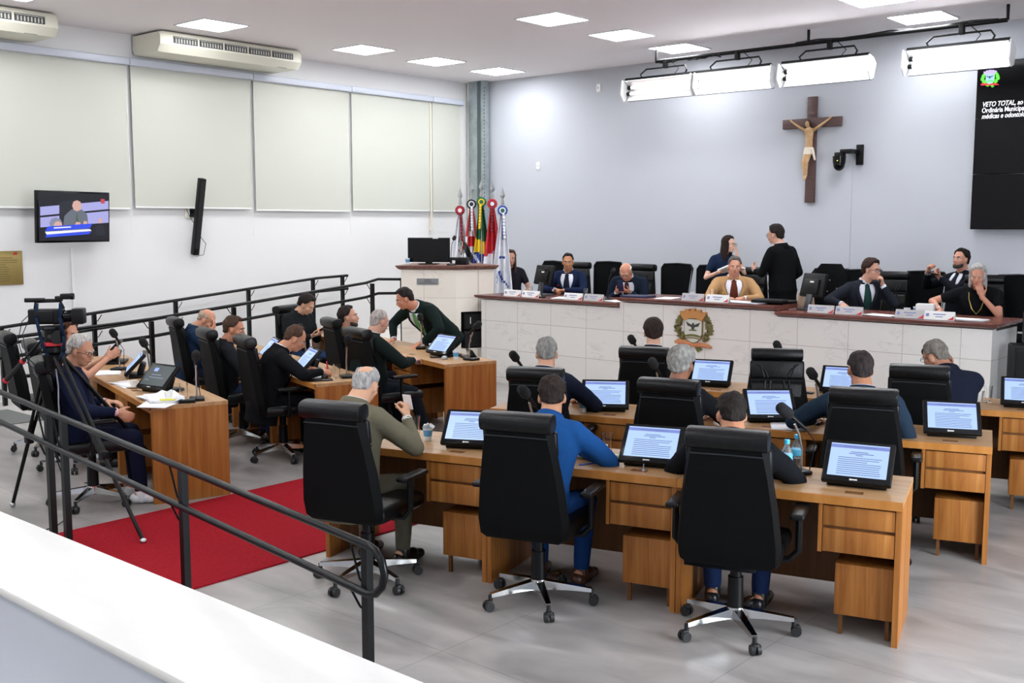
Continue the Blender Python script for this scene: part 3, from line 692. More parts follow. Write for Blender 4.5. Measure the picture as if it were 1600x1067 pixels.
# ---------------------------------------------------------------- hand rails
def railing(name, lab, pts_top, pts_low, posts, r=.02, parent_loc=(0, 0, 0), brk=.05):
    t = thing('handrail', lab, 'handrail', parent_loc, 0)
    MB().tube(pts_top, r, 12).build('top_rail', RAILM, t)
    if pts_low: MB().tube(pts_low, r, 12).build('lower_rail', RAILM, t)
    for (x, y, z0, z1, bx, by, zs) in posts:
        p = MB().box((x, y, (z0 + z1) / 2), (.045, .045, z1 - z0)).build('post', RAILM, t)
        mb = MB()
        for zz in zs: mb.tube([(x, y, zz - .11), (x + bx * .5, y + by * .5, zz - .09), (x + bx, y + by, zz - .02)], .006, 6)
        if zs: mb.build('bracket', RAILM, p)
    return t
# ramp rail along the wall (X=-12.5) and on the open side (X=-11.2)
def rz_(y): return .92 + max(0, min(.42, (y - 5.35) * .0866))
XA = -12.5
top = [(XA, y, rz_(y)) for y in (3.4, 5.3, 7.5, 9.6)] + [(XA, 9.95, rz_(9.95) - .002), (XA, 10.53, 1.335)]
low = [(XA, y, z - .2) for _, y, z in top]
railing('a', 'black double handrail along the left wall, following the ramp up', top, low,
        [(XA + .03, y, max(0, rz_(y) - .92), rz_(y) - .0, 0, .10, (rz_(y), rz_(y) - .2)) for y in (4.2, 5.31, 6.44, 7.57, 8.71, 9.84, 10.40)])
XB = -11.2
top = [(XB, y, rz_(y)) for y in (4.6, 6.5, 8.6)] + [(XB, 9.75, rz_(9.75)), (XB, 9.98, 1.345), (XB, 10.44, 1.325)]
low = [(XB, y, z - .2) for _, y, z in top]
railing('b', 'black double handrail on the open side of the ramp, ending at the rostrum', top, low,
        [(XB + .03, y, max(0, rz_(y) - .92), rz_(y) - .02, 0, -.10, (rz_(y), rz_(y) - .2)) for y in (5.3, 6.46, 7.58, 8.7, 9.85)] + [(XB + .03, 10.42, .42, 1.32, 0, -.1, ())])
# near rail in front of the gallery wall, closed by a rounded end
YN = 3.12
s_ = YN / 3.38
def hz_(z): return 2.12 - (2.12 - z) * s_
def nx(x): return x * s_
x0, x1 = nx(-11.5), nx(-3.90)
def tz(x): return hz_(.54 + (-3.96 - x / s_) * .0815)
def lz(x): return hz_(.285 + (-3.92 - x / s_) * .0865)
ra = (tz(x1) - lz(x1)) / 2
pts = [(x0, YN, tz(x0)), (nx(-6), YN, tz(nx(-6))), (x1, YN, tz(x1))]
for a in (60, 30, 0, -30, -60): pts.append((x1 + ra * 1.0 * math.cos(R(a)), YN, (tz(x1) + lz(x1)) / 2 + ra * math.sin(R(a))))
pts += [(x1 + .0, YN, lz(x1)), (nx(-6), YN, lz(nx(-6))), (x0, YN, lz(x0))]
t = thing('handrail', 'thick black ramp handrail in the foreground with a rounded closed end', 'handrail', (0, 0, 0))
MB().tube(pts, .019, 14).build('rail', RAILM, t)
for x in (nx(-3.94), nx(-5.61), nx(-7.11), nx(-7.33), nx(-9.0)):
    zt1 = tz(x) - .01 if x > nx(-7) else tz(x) - .02
    p = MB().box((x, YN + .03, zt1 / 2), (.04, .04, zt1)).build('post', RAILM, t)
    mb = MB(); mb.tube([(x, YN + .02, zt1 - .20), (x - .03, YN + .01, zt1 - .17), (x - .08, YN, tz(x - .08) - .02)], .006, 6); mb.tube([(x, YN + .02, lz(x) - .10), (x - .03, YN + .01, lz(x) - .08), (x - .08, YN, lz(x - .08) - .015)], .006, 6); mb.build('bracket', RAILM, p)
# carpet
CARP = M('red_carpet', '#9A1824', .95, noise_=('#8A121E', 60, 4, (1, 1, 1)), bump=(350, .5, (1, 1, 1)), spec=.1)
o = MB().box((-6.16, 5.6, .005), (1.68, 7.4, .01)).build('carpet_runner', CARP); tag(o, 'red carpet runner down the aisle between the desk blocks', 'carpet')
# ================================================================ DESKS
AR = R(16.2)
def desk_parts(t, W=1.15, D=.60, mir=1):
    """origin at the aisle-side front corner; x runs away from the aisle (mir=-1 mirrors), y away from the sitter"""
    def X(a): return a * mir
    def bx(name, x0, x1, y0, y1, z0, z1, m, par=t, bev=.0):
        return MB().box((X((x0 + x1) / 2), (y0 + y1) / 2, (z0 + z1) / 2), (abs(x1 - x0), y1 - y0, z1 - z0), bev=bev).build(name, m, par)
    mb = MB(); mb.box((X(W / 2), D / 2, .736), (W, D, .028)); top = mb.build('desktop', OAKT, t)
    mb = MB(); mb.box((X(W / 2), .006, .728), (W, .014, .045)); mb.build('edge_band', OAKE, top)
    bx('side_panel', 0.001, .03, .012, D - .001, .0, .722, OAK); bx('side_panel', W - .03, W - .001, .012, D - .001, .0, .722, OAK)
    bx('back_panel', .031, W - .031, D - .05, D - .025, .12, .722, OAKD)
    bx('divider', .745, .765, .012, D - .06, .45, .722, OAK)
    bx('drawer_box', .766, W - .031, .03, D - .06, .45, .47, OAKD)
    for z0, z1 in ((.455, .575), (.592, .695)):
        d = bx('drawer', .768, W - .033, .014, .034, z0, z1, OAK, bev=.002)
    bx('drawer_gap', .766, W - .032, .03, .04, .47, .722, OAKD)
    c = bx('lower_cabinet', .83, W - .032, .06, D - .06, .115, .385, OAK, bev=.002)
    for x in (.86, W - .06):
        for y in (.10, D - .1): MB().box((X(x), y, .058), (.02, .02, .115)).build('foot', OAKD, c)
    bx('cable_slot', .86, .95, .085, .135, .7505, .7515, OAKD)
def mk_desk(mir=1):
    t = thing('desk', '', 'desk'); desk_parts(t, mir=mir); return t
RO = {1: ((-5.22, 4.17), R(15.8)), 2: ((-5.30, 5.76), R(17.0)), 3: ((-5.27, 7.30), R(16.4))}
LO = {1: ((-7.20, 4.12), R(-16.1)), 2: ((-7.18, 5.66), R(-16.4)), 3: ((-7.24, 7.30), R(-16.4))}
def rp(row, u, v):
    (x, y), a = RO[row]; return (x + u * math.cos(a) - v * math.sin(a), y + u * math.sin(a) + v * math.cos(a))
def lp(row, u, v):     # u runs to the left, away from the aisle
    (x, y), a = LO[row]; return (x - u * math.cos(a) - v * math.sin(a), y - u * math.sin(a) + v * math.cos(a))
ORD = {1: 'front row', 2: 'middle row', 3: 'row nearest the podium'}
WHR = {0: 'by the aisle', 1: 'mid-row', 2: 'farthest from the aisle'}
for r_ in (1, 2, 3):
    for k in range(3):
        x, y = rp(r_, 1.152 * k if r_ != 2 else .05 + 1.137 * k, 0)
        inst('deskR', mk_desk, (x, y, 0), RO[r_][1], 'oak desk, right-hand block, %s, %s' % (ORD[r_], WHR[k]), 'oak desks in rows')
for r_ in (1, 2, 3):
    for k in range(3):
        x, y = lp(r_, 1.152 * k, 0)
        inst('deskL', lambda: mk_desk(-1), (x, y, 0), LO[r_][1], 'oak desk, left-hand block, %s, %s' % (ORD[r_], WHR[k]), 'oak desks in rows')
# ---------------------------------------------------------------- office chairs
def chair_base(t, mat=CHROME, rad=.30):
    b = MB(); b.cyl((0, 0, .075), (0, 0, .14), .05, .046, 18); base = b.build('base', mat, t)
    for k in range(5):
        a = k * 2 * math.pi / 5; d = Vector((math.cos(a), math.sin(a), 0)); n = Vector((-d.y, d.x, 0))
        mb = MB(); A = []
        for s__, w, zt1, zb_ in ((.03, .030, .135, .085), (.16, .024, .118, .085), (rad, .017, .098, .078)):
            p = d * s__; A.append([mb.v(p + n * w + Vector((0, 0, zb_))), mb.v(p + n * w * .8 + Vector((0, 0, zt1))), mb.v(p - n * w * .8 + Vector((0, 0, zt1))), mb.v(p - n * w + Vector((0, 0, zb_)))])
        for p, q in zip(A, A[1:]): mb.bridge(p, q)
        mb.f(A[0][::-1]); mb.f(A[-1]); mb.build('spoke', mat, base)
        mb = MB(); p = d * rad
        mb.cyl(p + Vector((0, 0, .05)), p + Vector((0, 0, .09)), .012); q = p + n * .0 + d * .012
        for sgn in (-1, 1): mb.cyl(q + n * sgn * .006 + Vector((0, 0, .028)), q + n * sgn * .026 + Vector((0, 0, .028)), .028, .026, 14)
        mb.box(q + Vector((0, 0, .045)), (.035, .035, .03), rot('Z', a), bev=.006); mb.build('caster', CASTER, base)
    return base
def rrect(w, h, r, n=5):
    P = []
    for cx_, cz_, a0 in ((w / 2 - r, h / 2 - r, 0), (-w / 2 + r, h / 2 - r, 90), (-w / 2 + r, -h / 2 + r, 180), (w / 2 - r, -h / 2 + r, 270)):
        for k in range(n + 1): a = R(a0 + 90 * k / n); P.append((cx_ + r * math.cos(a), cz_ + r * math.sin(a)))
    return P
def mk_exec():
    t = thing('office_chair', '', 'chair')
    chair_base(t)
    mb = MB(); mb.cyl((0, 0, .12), (0, 0, .30), .043, .040, 18); mb.cyl((0, 0, .30), (0, 0, .41), .03, .03, 16); mb.box((0, -.02, .415), (.18, .24, .03), bev=.008); mb.build('gas_column', BPLAST, t)
    mb = MB(); mb.box((0, .02, .47), (.50, .50, .095), bev=.035, seg=3); mb.build('seat', LEATH, t)
    # tilted back: front cushion, rear shell, head roll
    lean = R(9); T = Matrix.Translation((0, -.235, .43)) @ rot('X', lean)
    H = .62
    def wd(z): return .245 + (.018 if z < .2 else .018 * (1 - (z - .2) / .42)) - .052 * (z / H) ** 1.5
    mb = MB(T); rings = []
    for z, d0, d1, k in ((0, -.02, .035, .86), (.03, -.035, .05, .97), (.12, -.04, .065, 1), (.30, -.035, .07, 1), (.48, -.03, .055, 1), (.60, -.03, .05, .99), (.63, -.02, .03, .95)):
        w = wd(z) * k; rings.append([mb.v((-w, (d0 + d1) / 2 + .008, z)), mb.v((-w + .02, d0, z)), mb.v((w - .02, d0, z)), mb.v((w, (d0 + d1) / 2 + .008, z)), mb.v((w - .03, d1, z)), mb.v((-w + .03, d1, z))])
    for a, b_ in zip(rings, rings[1:]): mb.bridge(a, b_)
    mb.f(rings[0][::-1]); mb.f(rings[-1]); back = mb.build('backrest', LEATHB, t, sharp=50)
    # piping on rear shell and sewn pattern on the front cushion
    mb = MB(T); mb.tube([(-wd(.6) + .02, -.034, .595), (0, -.037, .598), (wd(.6) - .02, -.034, .595)], .004, 6); mb.build('piping', STITCH, back)
    mb = MB(T)
    for sx in (-1, 1):
        for q in (0, .04): mb.tube([(sx * (.07 + q), .062, .03), (sx * (.075 + q), .078, .2), (sx * (.07 + q), .078, .3), (sx * (.05 + q), .066, .45)], .009, 8)
    for q in (0, .03): 
        for sx in (-1, 1): mb.tube([(sx * .20, .05, .60 + q * .2), (sx * (.13 - q), .06, .57 - q), (sx * (.10 - q), .058, .48)], .008, 8)
    mb.tube([(-wd(.45) + .02, .055, .455), (0, .062, .455), (wd(.45) - .02, .055, .455)], .006, 6)
    mb.box((0, .045, .24), (.40, .045, .40), bev=.02, seg=3); mb.box((0, .04, .54), (.42, .045, .15), bev=.02, seg=3); mb.build('cushion', LEATH, back)
    mb = MB(T); A = []
    for x, k in ((-.200, .80), (-.197, .94), (-.186, 1), (0, 1.02), (.186, 1), (.197, .94), (.200, .80)):
        A.append(mb.ring((x, .012, .662), .060 * k, .050 * k, Matrix(((0, 0, 1), (1, 0, 0), (0, 1, 0))), 18, 2.8))
    for a, b_ in zip(A, A[1:]): mb.bridge(a, b_)
    mb.f(A[0][::-1]); mb.f(A[-1]); mb.build('headrest', LEATH, t, sharp=50)
    for sx in (-1, 1):
        mb = MB(); mb.tube([(sx * .10, -.02, .42), (sx * .27, -.03, .43), (sx * .315, -.03, .48), (sx * .315, -.03, .66)], .018, 8)
        a_ = mb.build('armrest', BPLAST, t)
        MB().box((sx * .315, .0, .675), (.07, .27, .03), bev=.012, seg=3).build('arm_pad', BPLAST, a_)
    return t
def mk_task():
    t = thing('office_chair', '', 'chair')
    chair_base(t, BPLAST, .29)
    mb = MB(); mb.cyl((0, 0, .12), (0, 0, .41), .03, .028, 16); mb.build('gas_column', BPLAST, t)
    MB().box((0, .02, .46), (.49, .48, .08), bev=.03, seg=3).build('seat', FABMESH, t)
    T = Matrix.Translation((0, -.22, .52)) @ rot('X', R(8))
    def pan(k): return [(-.20 * k, 0), (.20 * k, 0), (.245 * k, .56), (.21 * k, .61), (0, .62), (-.21 * k, .61), (-.245 * k, .56)]
    mb = MB(T); mb.prism(pan(.93), -.005, .006, 'xz'); bk = mb.build('backrest', FABMESH, t)
    mb = MB(T); pts = [(a, 0, b_) for a, b_ in pan(1.0)]; mb.tube(pts, .014, 8, closed=True); mb.tube([(-.16, -.015, .06), (-.09, -.03, .18), (.09, -.03, .18), (.16, -.015, .06)], .011, 8)
    mb.tube([(0, -.03, .2), (0, -.06, -.02), (0, .08, -.08)], .02, 8); mb.build('back_frame', BPLAST, t)
    for sx in (-1, 1):
        mb = MB(); mb.tube([(sx * .12, 0, .42), (sx * .29, -.02, .44), (sx * .29, -.02, .66)], .014, 8); a_ = mb.build('armrest', BPLAST, t)
        MB().box((sx * .29, .02, .67), (.06, .25, .025), bev=.01).build('arm_pad', BPLAST, a_)
    return t
def set_base(t, ang):
    for c in t.children:
        if c.name.split('.')[0] == 'base': c.rotation_euler = (0, 0, ang)
def ex(x, y, z, rz, lab, base=None, g='black leather office chairs'):
    o = inst('exec', mk_exec, (x, y, z), rz, lab, g)
    set_base(o, R(base) - rz if base is not None else R(random.uniform(0, 72)))
    return o
random.seed(21)
a16 = R(16.2)
ex(-4.67, 4.05, 0, a16 + R(0), 'black leather office chair of the man in the olive grey suit', -7)
ex(-3.68, 4.45, 0, a16 + R(3), 'black leather office chair behind the man in the bright blue suit', -40)
ex(-2.63, 4.79, 0, a16 + R(3), 'black leather office chair nearest the viewer, in front of the short-haired man in black', -42)
ex(-4.75, 5.86, 0, R(22), 'black leather office chair of the grey-haired man beside the aisle, middle row')
ex(-3.72, 6.02, 0, R(14), 'black leather office chair of the man with curly grey hair')
ex(-2.66, 6.46, 0, R(20), 'black leather office chair behind the man in the dark blue checked jacket')
ex(-4.88, 7.38, 0, R(22), 'black leather office chair in the back row under the coat of arms side, dark-haired sitter')
ex(-3.73, 7.41, 0, R(212), 'empty black leather office chair turned to face the viewer')
ex(-2.78, 7.74, 0, R(18), 'black leather office chair of the man holding a phone to his ear')
ex(-7.60, 3.86, 0, R(-20), 'black leather office chair of the man with glasses behind the tripod', 20)
ex(-8.86, 4.37, 0, R(-18), 'black leather office chair of the curly-haired woman')
ex(-9.74, 4.54, 0, R(-14), 'black leather office chair cut off by the left edge of the picture')
ex(-9.90, 6.37, 0, R(-20), 'black leather office chair of the bald man hiding his face')
ex(-8.65, 5.94, 0, R(-18), 'black leather office chair of the brown-haired man in profile')
ex(-7.80, 5.78, 0, R(-20), 'black leather office chair of the man writing with a red pen')
ex(-10.22, 7.98, 0, R(-75), 'black leather office chair of the young man looking at his phone')
ex(-8.60, 7.41, 0, R(-20), 'black leather office chair of the bearded man')
ex(-7.62, 6.90, 0, R(-12), 'black leather office chair of the balding man in dark green')
# dais chairs
ZD = .42
for x, y, rz, l in ((-9.55, 12.2, 190, 'black leather chair on the dais behind the man in the navy suit'), (-8.42, 12.15, 180, 'black leather chair on the dais behind the bald man with glasses'),
                    (-6.72, 12.2, 180, 'black leather chair on the dais behind the man in the tan suit'), (-4.85, 12.15, 185, 'black leather chair on the dais right of the young man with glasses'),
                    (-3.66, 12.0, 200, 'black leather chair on the dais behind the grey-haired woman')):
    ex(x, y, ZD, R(rz), l)
def tk(x, y, rz, lab): return inst('task', mk_task, (x, y, ZD), R(rz), lab, 'mesh-backed chairs on the dais')
tk(-10.15, 12.25, 170, 'low black mesh chair left of the man in the navy suit')
tk(-9.30, 12.6, 185, 'mesh-backed chair on the dais left of the bald man with glasses')
tk(-8.10, 12.6, 185, 'mesh-backed chair on the dais right of the bald man with glasses')
tk(-7.50, 12.45, 175, 'mesh-backed chair on the dais left of the standing woman')
tk(-5.72, 12.5, 190, 'mesh-backed chair with a dark jacket hung over it')
tk(-5.28, 12.4, 185, 'mesh-backed chair directly behind the young man with glasses')
tk(-4.55, 12.45, 185, 'mesh-backed chair left of the bearded man on the dais')
tk(-3.44, 12.2, 185, 'mesh-backed chair at the far right end of the dais')
t = thing('jacket', 'dark jacket hung over the mesh chair beside the paper bag', 'jacket', (-5.72, 12.66, ZD))
mb = MB(); mb.loft([(Vector((0, -.03, .52)), .27, .06, Matrix.Identity(3)), (Vector((0, -.03, .8)), .26, .06, Matrix.Identity(3)), (Vector((0, -.02, 1.08)), .22, .06, Matrix.Identity(3)), (Vector((0, 0, 1.20)), .13, .05, Matrix.Identity(3))], 24, 3)
mb.build('shell', cloth('cloth_black2', '#101113'), t)
mb = MB()
for p in ((.03, -.095, 1.0), (.0, -.095, .86), (.12, -.09, .9)): mb.ell(p, .008)
mb.build('button', SILVER, t)
# ================================================================ DESK SCREENS AND SMALL THINGS
def page(mb, w, h, y, dark=False):
    """text page drawn on the plane y"""
    if dark:
        mb.mi = 2; mb.box((-.06, y - .0006, .06), (.05, .001, .035)); mb.mi = 3
        for k, (w_, x_) in enumerate(((.12, -.02), (.18, .0), (.05, -.1))): mb.box((x_, y - .0006, .01 - k * .028), (w_, .001, .006))
        return
    mb.mi = 2; mb.box((0, y - .0006, h / 2 - .012), (w, .001, .02)); mb.mi = 3
    mb.box((0, y - .0010, h / 2 - .012), (w * .55, .001, .004))
    random.seed(8)
    mb.box((0, y - .0006, h * .28), (w * .30, .001, .004)); mb.box((.01, y - .0006, h * .23), (w * .42, .001, .004)); mb.box((0, y - .0006, h * .18), (w * .12, .001, .004))
    z = h * .10
    while z > -h / 2 + .012:
        ww = w * random.choice((.72, .74, .7, .5)); mb.box((-.35 * w + ww / 2, y - .0006, z), (ww, .001, .0035)); z -= .0125
def mk_screen(dark=False):
    t = thing('touch_screen', '', 'screen')
    mb = MB(); mb.box((0, .09, .012), (.30, .20, .024), bev=.006); mb.box((0, .10, .07), (.20, .05, .11), rot('X', R(-20)), bev=.008); mb.build('stand', BPLAST, t)
    T = Matrix.Translation((0, .035, .130)) @ rot('X', R(-44))
    mb = MB(T); mb.box((0, .018, 0), (.350, .030, .255), bev=.008, seg=3); c = mb.build('case', BPLAST, t)
    mb = MB(T); mb.mi = 1; mb.box((0, .0015, .006), (.296, .003, .200)); mb.mi = 0; mb.box((0, .0022, 0), (.340, .003, .245), bev=.001)
    page(mb, .296, .200, .0, dark)
    bg = SCREEN if not dark else M('screen_dark', '#050608', .3, emit='#2A3436', es=.7)
    mb.build('display', [BGLOSS, bg, SCRBAR if not dark else M('screen_win', '#050608', .3, emit='#8FA6F0', es=.6), SCRTXT if not dark else M('screen_txt2', '#050608', .3, emit='#70788C', es=.8)], t)
    mb = MB(T); mb.box((-.01, -.001, -.1135), (.035, .003, .006)); mb.box((-.026, -.001, -.1135), (.010, .003, .009)); mb.build('logo', WHITE, c)
    return t
ZT = .7505
def scr(p, rz, lab, dark=False):
    return inst('scrD' if dark else 'scr', lambda: mk_screen(dark), (p[0], p[1], ZT), rz, lab, 'desk touch screens')
scr(rp(1, .93, .22), a16 + R(12), 'touch screen half hidden behind the chair of the man in the blue suit')
scr(rp(1, 1.152 + .93, .22), a16 + R(4), 'touch screen to the right of the man in the bright blue suit')
scr(rp(1, 2.304 + .90, .23), a16 + R(-1), 'touch screen nearest the viewer at the right end of the front row')
scr(rp(2, .88, .22), a16 + R(18), 'touch screen with a bright glare, beside the blue plastic cup')
scr(rp(2, 1.152 + .92, .28), a16 + R(24), 'touch screen in the middle row in front of the empty chair')
scr(rp(2, 2.304 + .93, .24), a16 + R(8), 'touch screen at the right end of the middle row beside the white cup')
scr(rp(3, .82, .25), a16 + R(4), 'touch screen in the back row left of the empty chair')
scr(rp(3, 1.152 + .74, .28), a16 + R(0), 'touch screen half hidden behind the head of the man in the checked jacket')
scr(rp(3, 2.304 + .92, .2), a16 + R(2), 'touch screen cut off by the right edge of the picture')
scr(lp(1, .72, .22), R(-16 + 22), 'dark touch screen on the nearest desk of the left block', True)
scr(lp(1, 1.75, .27), R(-16 - 14), 'touch screen seen from the side, second on the front left desks')
scr(lp(1, 2.85, .3), R(-16 - 20), 'touch screen in front of the curly-haired woman')
scr(lp(2, .78, .20), R(-16 - 8), 'touch screen beside the man writing with a red pen')
scr(lp(2, 1.80, .20), R(-16 - 10), 'touch screen between the man in profile and the man writing')
scr(lp(3, .62, .28), R(-16 + 8), 'touch screen in front of the man in the green suit, on the back left desks')
# microphones with foam ball on silver stem
def mk_mic(h=.30, reach=.10):
    t = thing('microphone', '', 'microphone')
    mb = MB(); mb.box((0, 0, .012), (.11, .14, .024), bev=.008); mb.build('base', BPLAST, t)
    mb = MB(); mb.tube([(0, .03, .02), (0, .03, .14), (0, .01, .22), (0, -.02, h - .02)], .007, 8); mb.build('stem', SILVER, t)
    mb = MB(); mb.cyl((0, .05, h - .05), (0, -.05, h + .03), .011, .013, 12); b_ = mb.build('body', BPLAST, t)
    mb = MB(); mb.cyl((0, -.045, h + .026), (0, -.055, h + .034), .0145, n=12); mb.build('collar', SILVER, b_)
    mb = MB(); mb.cap((0, -.066, h + .043), (0, -.105, h + .072), .034, .033); mb.build('foam', FOAM, t)
    mb = MB(); mb.tube([(0, .05, h - .05), (.02, .10, h - .12), (.02, .09, .1), (.03, .06, .01)], .003, 6); mb.build('cable', BPLAST, t)
    return t
def mic(p, rz, lab, z=ZT): return inst('mic', mk_mic, (p[0], p[1], z), R(rz), lab, 'foam ball microphones on the desks')
mic(rp(1, 1.152 + .10, .42), 10, 'foam ball microphone peeping over the chair of the man in blue')
mic(rp(1, 2.304 + .56, .40), -30, 'foam ball microphone to the right of the short-haired man in black')
mic(rp(2, .12, .40), 10, 'foam ball microphone left of the grey-haired man in the middle row')
mic(rp(2, 1.152 + .06, .44), 10, 'foam ball microphone seen against the dark chair left of the coat of arms')
mic(rp(2, 2.304 + .06, .36), 0, 'foam ball microphone left of the man in the checked jacket')
mic(rp(3, .10, .44), 10, 'foam ball microphone at the aisle end of the back row')
mic(rp(3, 1.152 + .20, .50), 10, 'foam ball microphone just behind the empty chair')
mic(rp(3, 2.304 + .30, .38), -60, 'foam ball microphone pointing at the man on the phone')
mic(lp(1, .14, .40), 60, 'foam ball microphone at the aisle corner of the nearest left desk')
mic(lp(1, 1.30, .32), 40, 'foam ball microphone above the coffee cup on the left desks')
mic(lp(1, 2.25, .28), 40, 'foam ball microphone next to the head of the man with glasses')
mic(lp(2, 1.36, .45), 30, 'foam ball microphone in front of the brown-haired man')
mic(lp(2, .22, .40), 60, 'foam ball microphone behind the bald head of the man in olive grey')
mic(lp(3, .16, .40), 90, 'foam ball microphone at the aisle end of the back left desks')
mic(lp(3, 1.28, .42), 40, 'foam ball microphone near the mouth of the bearded man')
# cups, glasses
def mk_glass():
    t = thing('drinking_glass', '', 'glass'); mb = MB()
    mb.lathe([(.027, 0), (.032, .13), (.0305, .13), (.0255, .012)], n=20); mb.build('tumbler', GLASS, t); return t
def mk_pcup():
    t = thing('plastic_cup', '', 'cup'); mb = MB(); mb.lathe([(.022, 0), (.033, .085), (.035, .087), (.0315, .085), (.021, .004)], n=20); mb.build('cup', CUPW, t)
    MB().lathe([(.0262, .03), (.0322, .07)], n=20).build('print_band', CUPB, t); return t
def mk_wcup():
    t = thing('plastic_cup', '', 'cup'); mb = MB(); mb.lathe([(.022, 0), (.033, .085), (.035, .087), (.0315, .085), (.021, .004)], n=20); mb.build('cup', WHITE, t); return t
def mk_coffee():
    t = thing('coffee_cup', '', 'cup'); mb = MB(); mb.lathe([(.02, .0), (.055, .006), (.06, .012), (.02, .008)], n=24); mb.build('saucer', CERAM, t)
    mb = MB(); mb.lathe([(.018, .01), (.03, .03), (.033, .062), (.031, .062), (.02, .02)], n=20); c = mb.build('cup_body', CERAM, t)
    mb = MB(); mb.tube([(.032, 0, .05), (.05, 0, .045), (.048, 0, .028), (.03, 0, .028)], .004, 8); mb.build('handle', CERAM, c); return t
def put(k, mk, p, lab, g=None, z=ZT, rz=0): return inst(k, mk, (p[0], p[1], z), rz, lab, g)
GG = 'clear drinking glasses'; GC = 'plastic cups on the desks'; GK = 'white coffee cups'
put('gl', mk_glass, rp(1, .43, .42), 'clear water glass next to the hand of the man in olive grey', GG)
put('gl', mk_glass, rp(1, 1.152 + .60, .42), 'clear water glass right of the elbow of the man in blue', GG)
put('gl', mk_glass, rp(1, 2.304 + .42, .38), 'clear empty glass left of the two water bottles', GG)
put('gl', mk_glass, rp(2, 1.152 + .60, .32), 'clear glass between the empty chair and the short-haired man', GG)
put('gl', mk_glass, rp(2, 2.304 + .62, .36), 'clear glass right behind the white cup in the middle row', GG)
put('gl', mk_glass, rp(3, 2.304 + .66, .36), 'clear glass on the back row near the right edge', GG)
put('gl', mk_glass, lp(1, .22, .32), 'clear glass beside the microphone on the nearest left desk', GG)
put('gl', mk_glass, lp(1, 1.18, .40), 'clear glass between the two nearest left-hand screens', GG)
put('gl', mk_glass, lp(2, .22, .30), 'clear glass just behind the bald head of the man in olive grey', GG)
put('gl', mk_glass, lp(3, .78, .50), 'clear glass left of the screen on the back left desk', GG)
put('pc', mk_pcup, rp(1, .58, .32), 'printed plastic cup with a crumpled tissue, left of the nearest aisle screen', GC)
put('pc', mk_pcup, rp(2, .74, .14), 'printed plastic cup right in front of the glaring screen', GC)
put('pc', mk_pcup, lp(3, .30, .30), 'printed plastic cup beside the black case at the aisle end', GC)
put('pc', mk_pcup, lp(3, 1.0, .40), 'printed plastic cup by the elbow of the balding man in green', GC)
put('wc', mk_wcup, rp(1, 1.152 + .62, .28), 'white plastic cup in front of the water glass of the man in blue', GC)
put('wc', mk_wcup, rp(2, .52, .30), 'white plastic cup between the coffee cup and the glaring screen', GC)
put('wc', mk_wcup, rp(2, 2.304 + .62, .26), 'white plastic cup left of the middle row screen at the right end', GC)
put('wc', mk_wcup, rp(3, 1.152 + .56, .34), 'white plastic cup right of the empty chair', GC)
put('wc', mk_wcup, rp(3, 2.304 + .60, .40), 'white plastic cup beside the glass on the back row', GC)
put('cf', mk_coffee, rp(1, .36, .30), 'white coffee cup by the sleeve of the man in olive grey', GK)
put('cf', mk_coffee, rp(1, 1.152 + .50, .30), 'white coffee cup by the elbow of the man in blue', GK)
put('cf', mk_coffee, rp(2, .44, .32), 'white coffee cup by the elbow of the grey-haired man', GK)
put('cf', mk_coffee, rp(3, .50, .22), 'white coffee cup right of the man with curly grey hair', GK)
put('cf', mk_coffee, lp(1, 1.06, .14), 'white coffee cup and saucer left of the dark screen', GK, rz=R(200))
put('cf', mk_coffee, lp(1, .28, .22), 'white coffee cup beside the open documents', GK)
def mk_bottle():
    t = thing('water_bottle', '', 'bottle'); mb = MB(); mb.lathe([(.028, 0), (.031, .01), (.031, .12), (.028, .15), (.012, .185), (.012, .195)], n=22); mb.build('bottle_body', M('bottle_clear', '#EEF6FA', .06, trans=.9, alpha=.75), t)
    MB().cyl((0, 0, .192), (0, 0, .214), .015, n=16).build('cap', BLUECAP, t); MB().lathe([(.0316, .10), (.0316, .135)], n=22).build('label_band', BLUELBL, t)
    MB().lathe([(.0, .004), (.0285, .012), (.0285, .085)], n=18).build('water', WATER, t)
    return t
put('bt', mk_bottle, rp(1, 2.304 + .53, .27), 'small water bottle with blue cap, nearer of the two', 'water bottles')
put('bt', mk_bottle, rp(1, 2.304 + .555, .43), 'small water bottle with blue cap, the one behind', 'water bottles')
# papers and small items
def sheet(p, rz, lab, w=.21, h=.297, n=1, z=ZT, curl=0, seed=0, mat=PAPER, g='loose papers'):
    t = thing('paper', lab, 'paper', (p[0], p[1], z), R(rz), g); random.seed(seed + 3)
    for k in range(n):
        T = rot('Z', R(random.uniform(-12, 12)) if k else 0); dx, dy = (random.uniform(-.03, .03), random.uniform(-.03, .03)) if k else (0, 0)
        mb = MB(T); N = 8; A = []
        for i in range(N + 1):
            u = i / N; zz = .0012 + k * .003 + curl * max(0, u - .6) ** 2 * 2; A.append((mb.v((dx + (u - .5) * w, dy - h / 2, zz)), mb.v((dx + (u - .5) * w, dy + h / 2, zz + .001))))
        for a, b_ in zip(A, A[1:]): mb.f([a[0], b_[0], b_[1], a[1]])
        o_ = mb.build('sheet', mat, t, fixn=False); o_.modifiers.new('solid', 'SOLIDIFY').thickness = .0012
    return t
sheet(rp(1, .52, .17), 60, 'white sheet by the elbow of the man in olive grey', .14, .2)
sheet(lp(1, .30, .16), 75, 'thick heap of white documents on the nearest left desk', .22, .42, 7, curl=.08)
sheet(lp(1, .10, .10), 40, 'white sheets with a yellow marker stripe hanging over the desk corner', .2, .3, 3, z=ZT, seed=5)
sheet(lp(1, 1.24, .15), 80, 'pair of white sheets under the second microphone of the left desks', .21, .36, 3, seed=2)
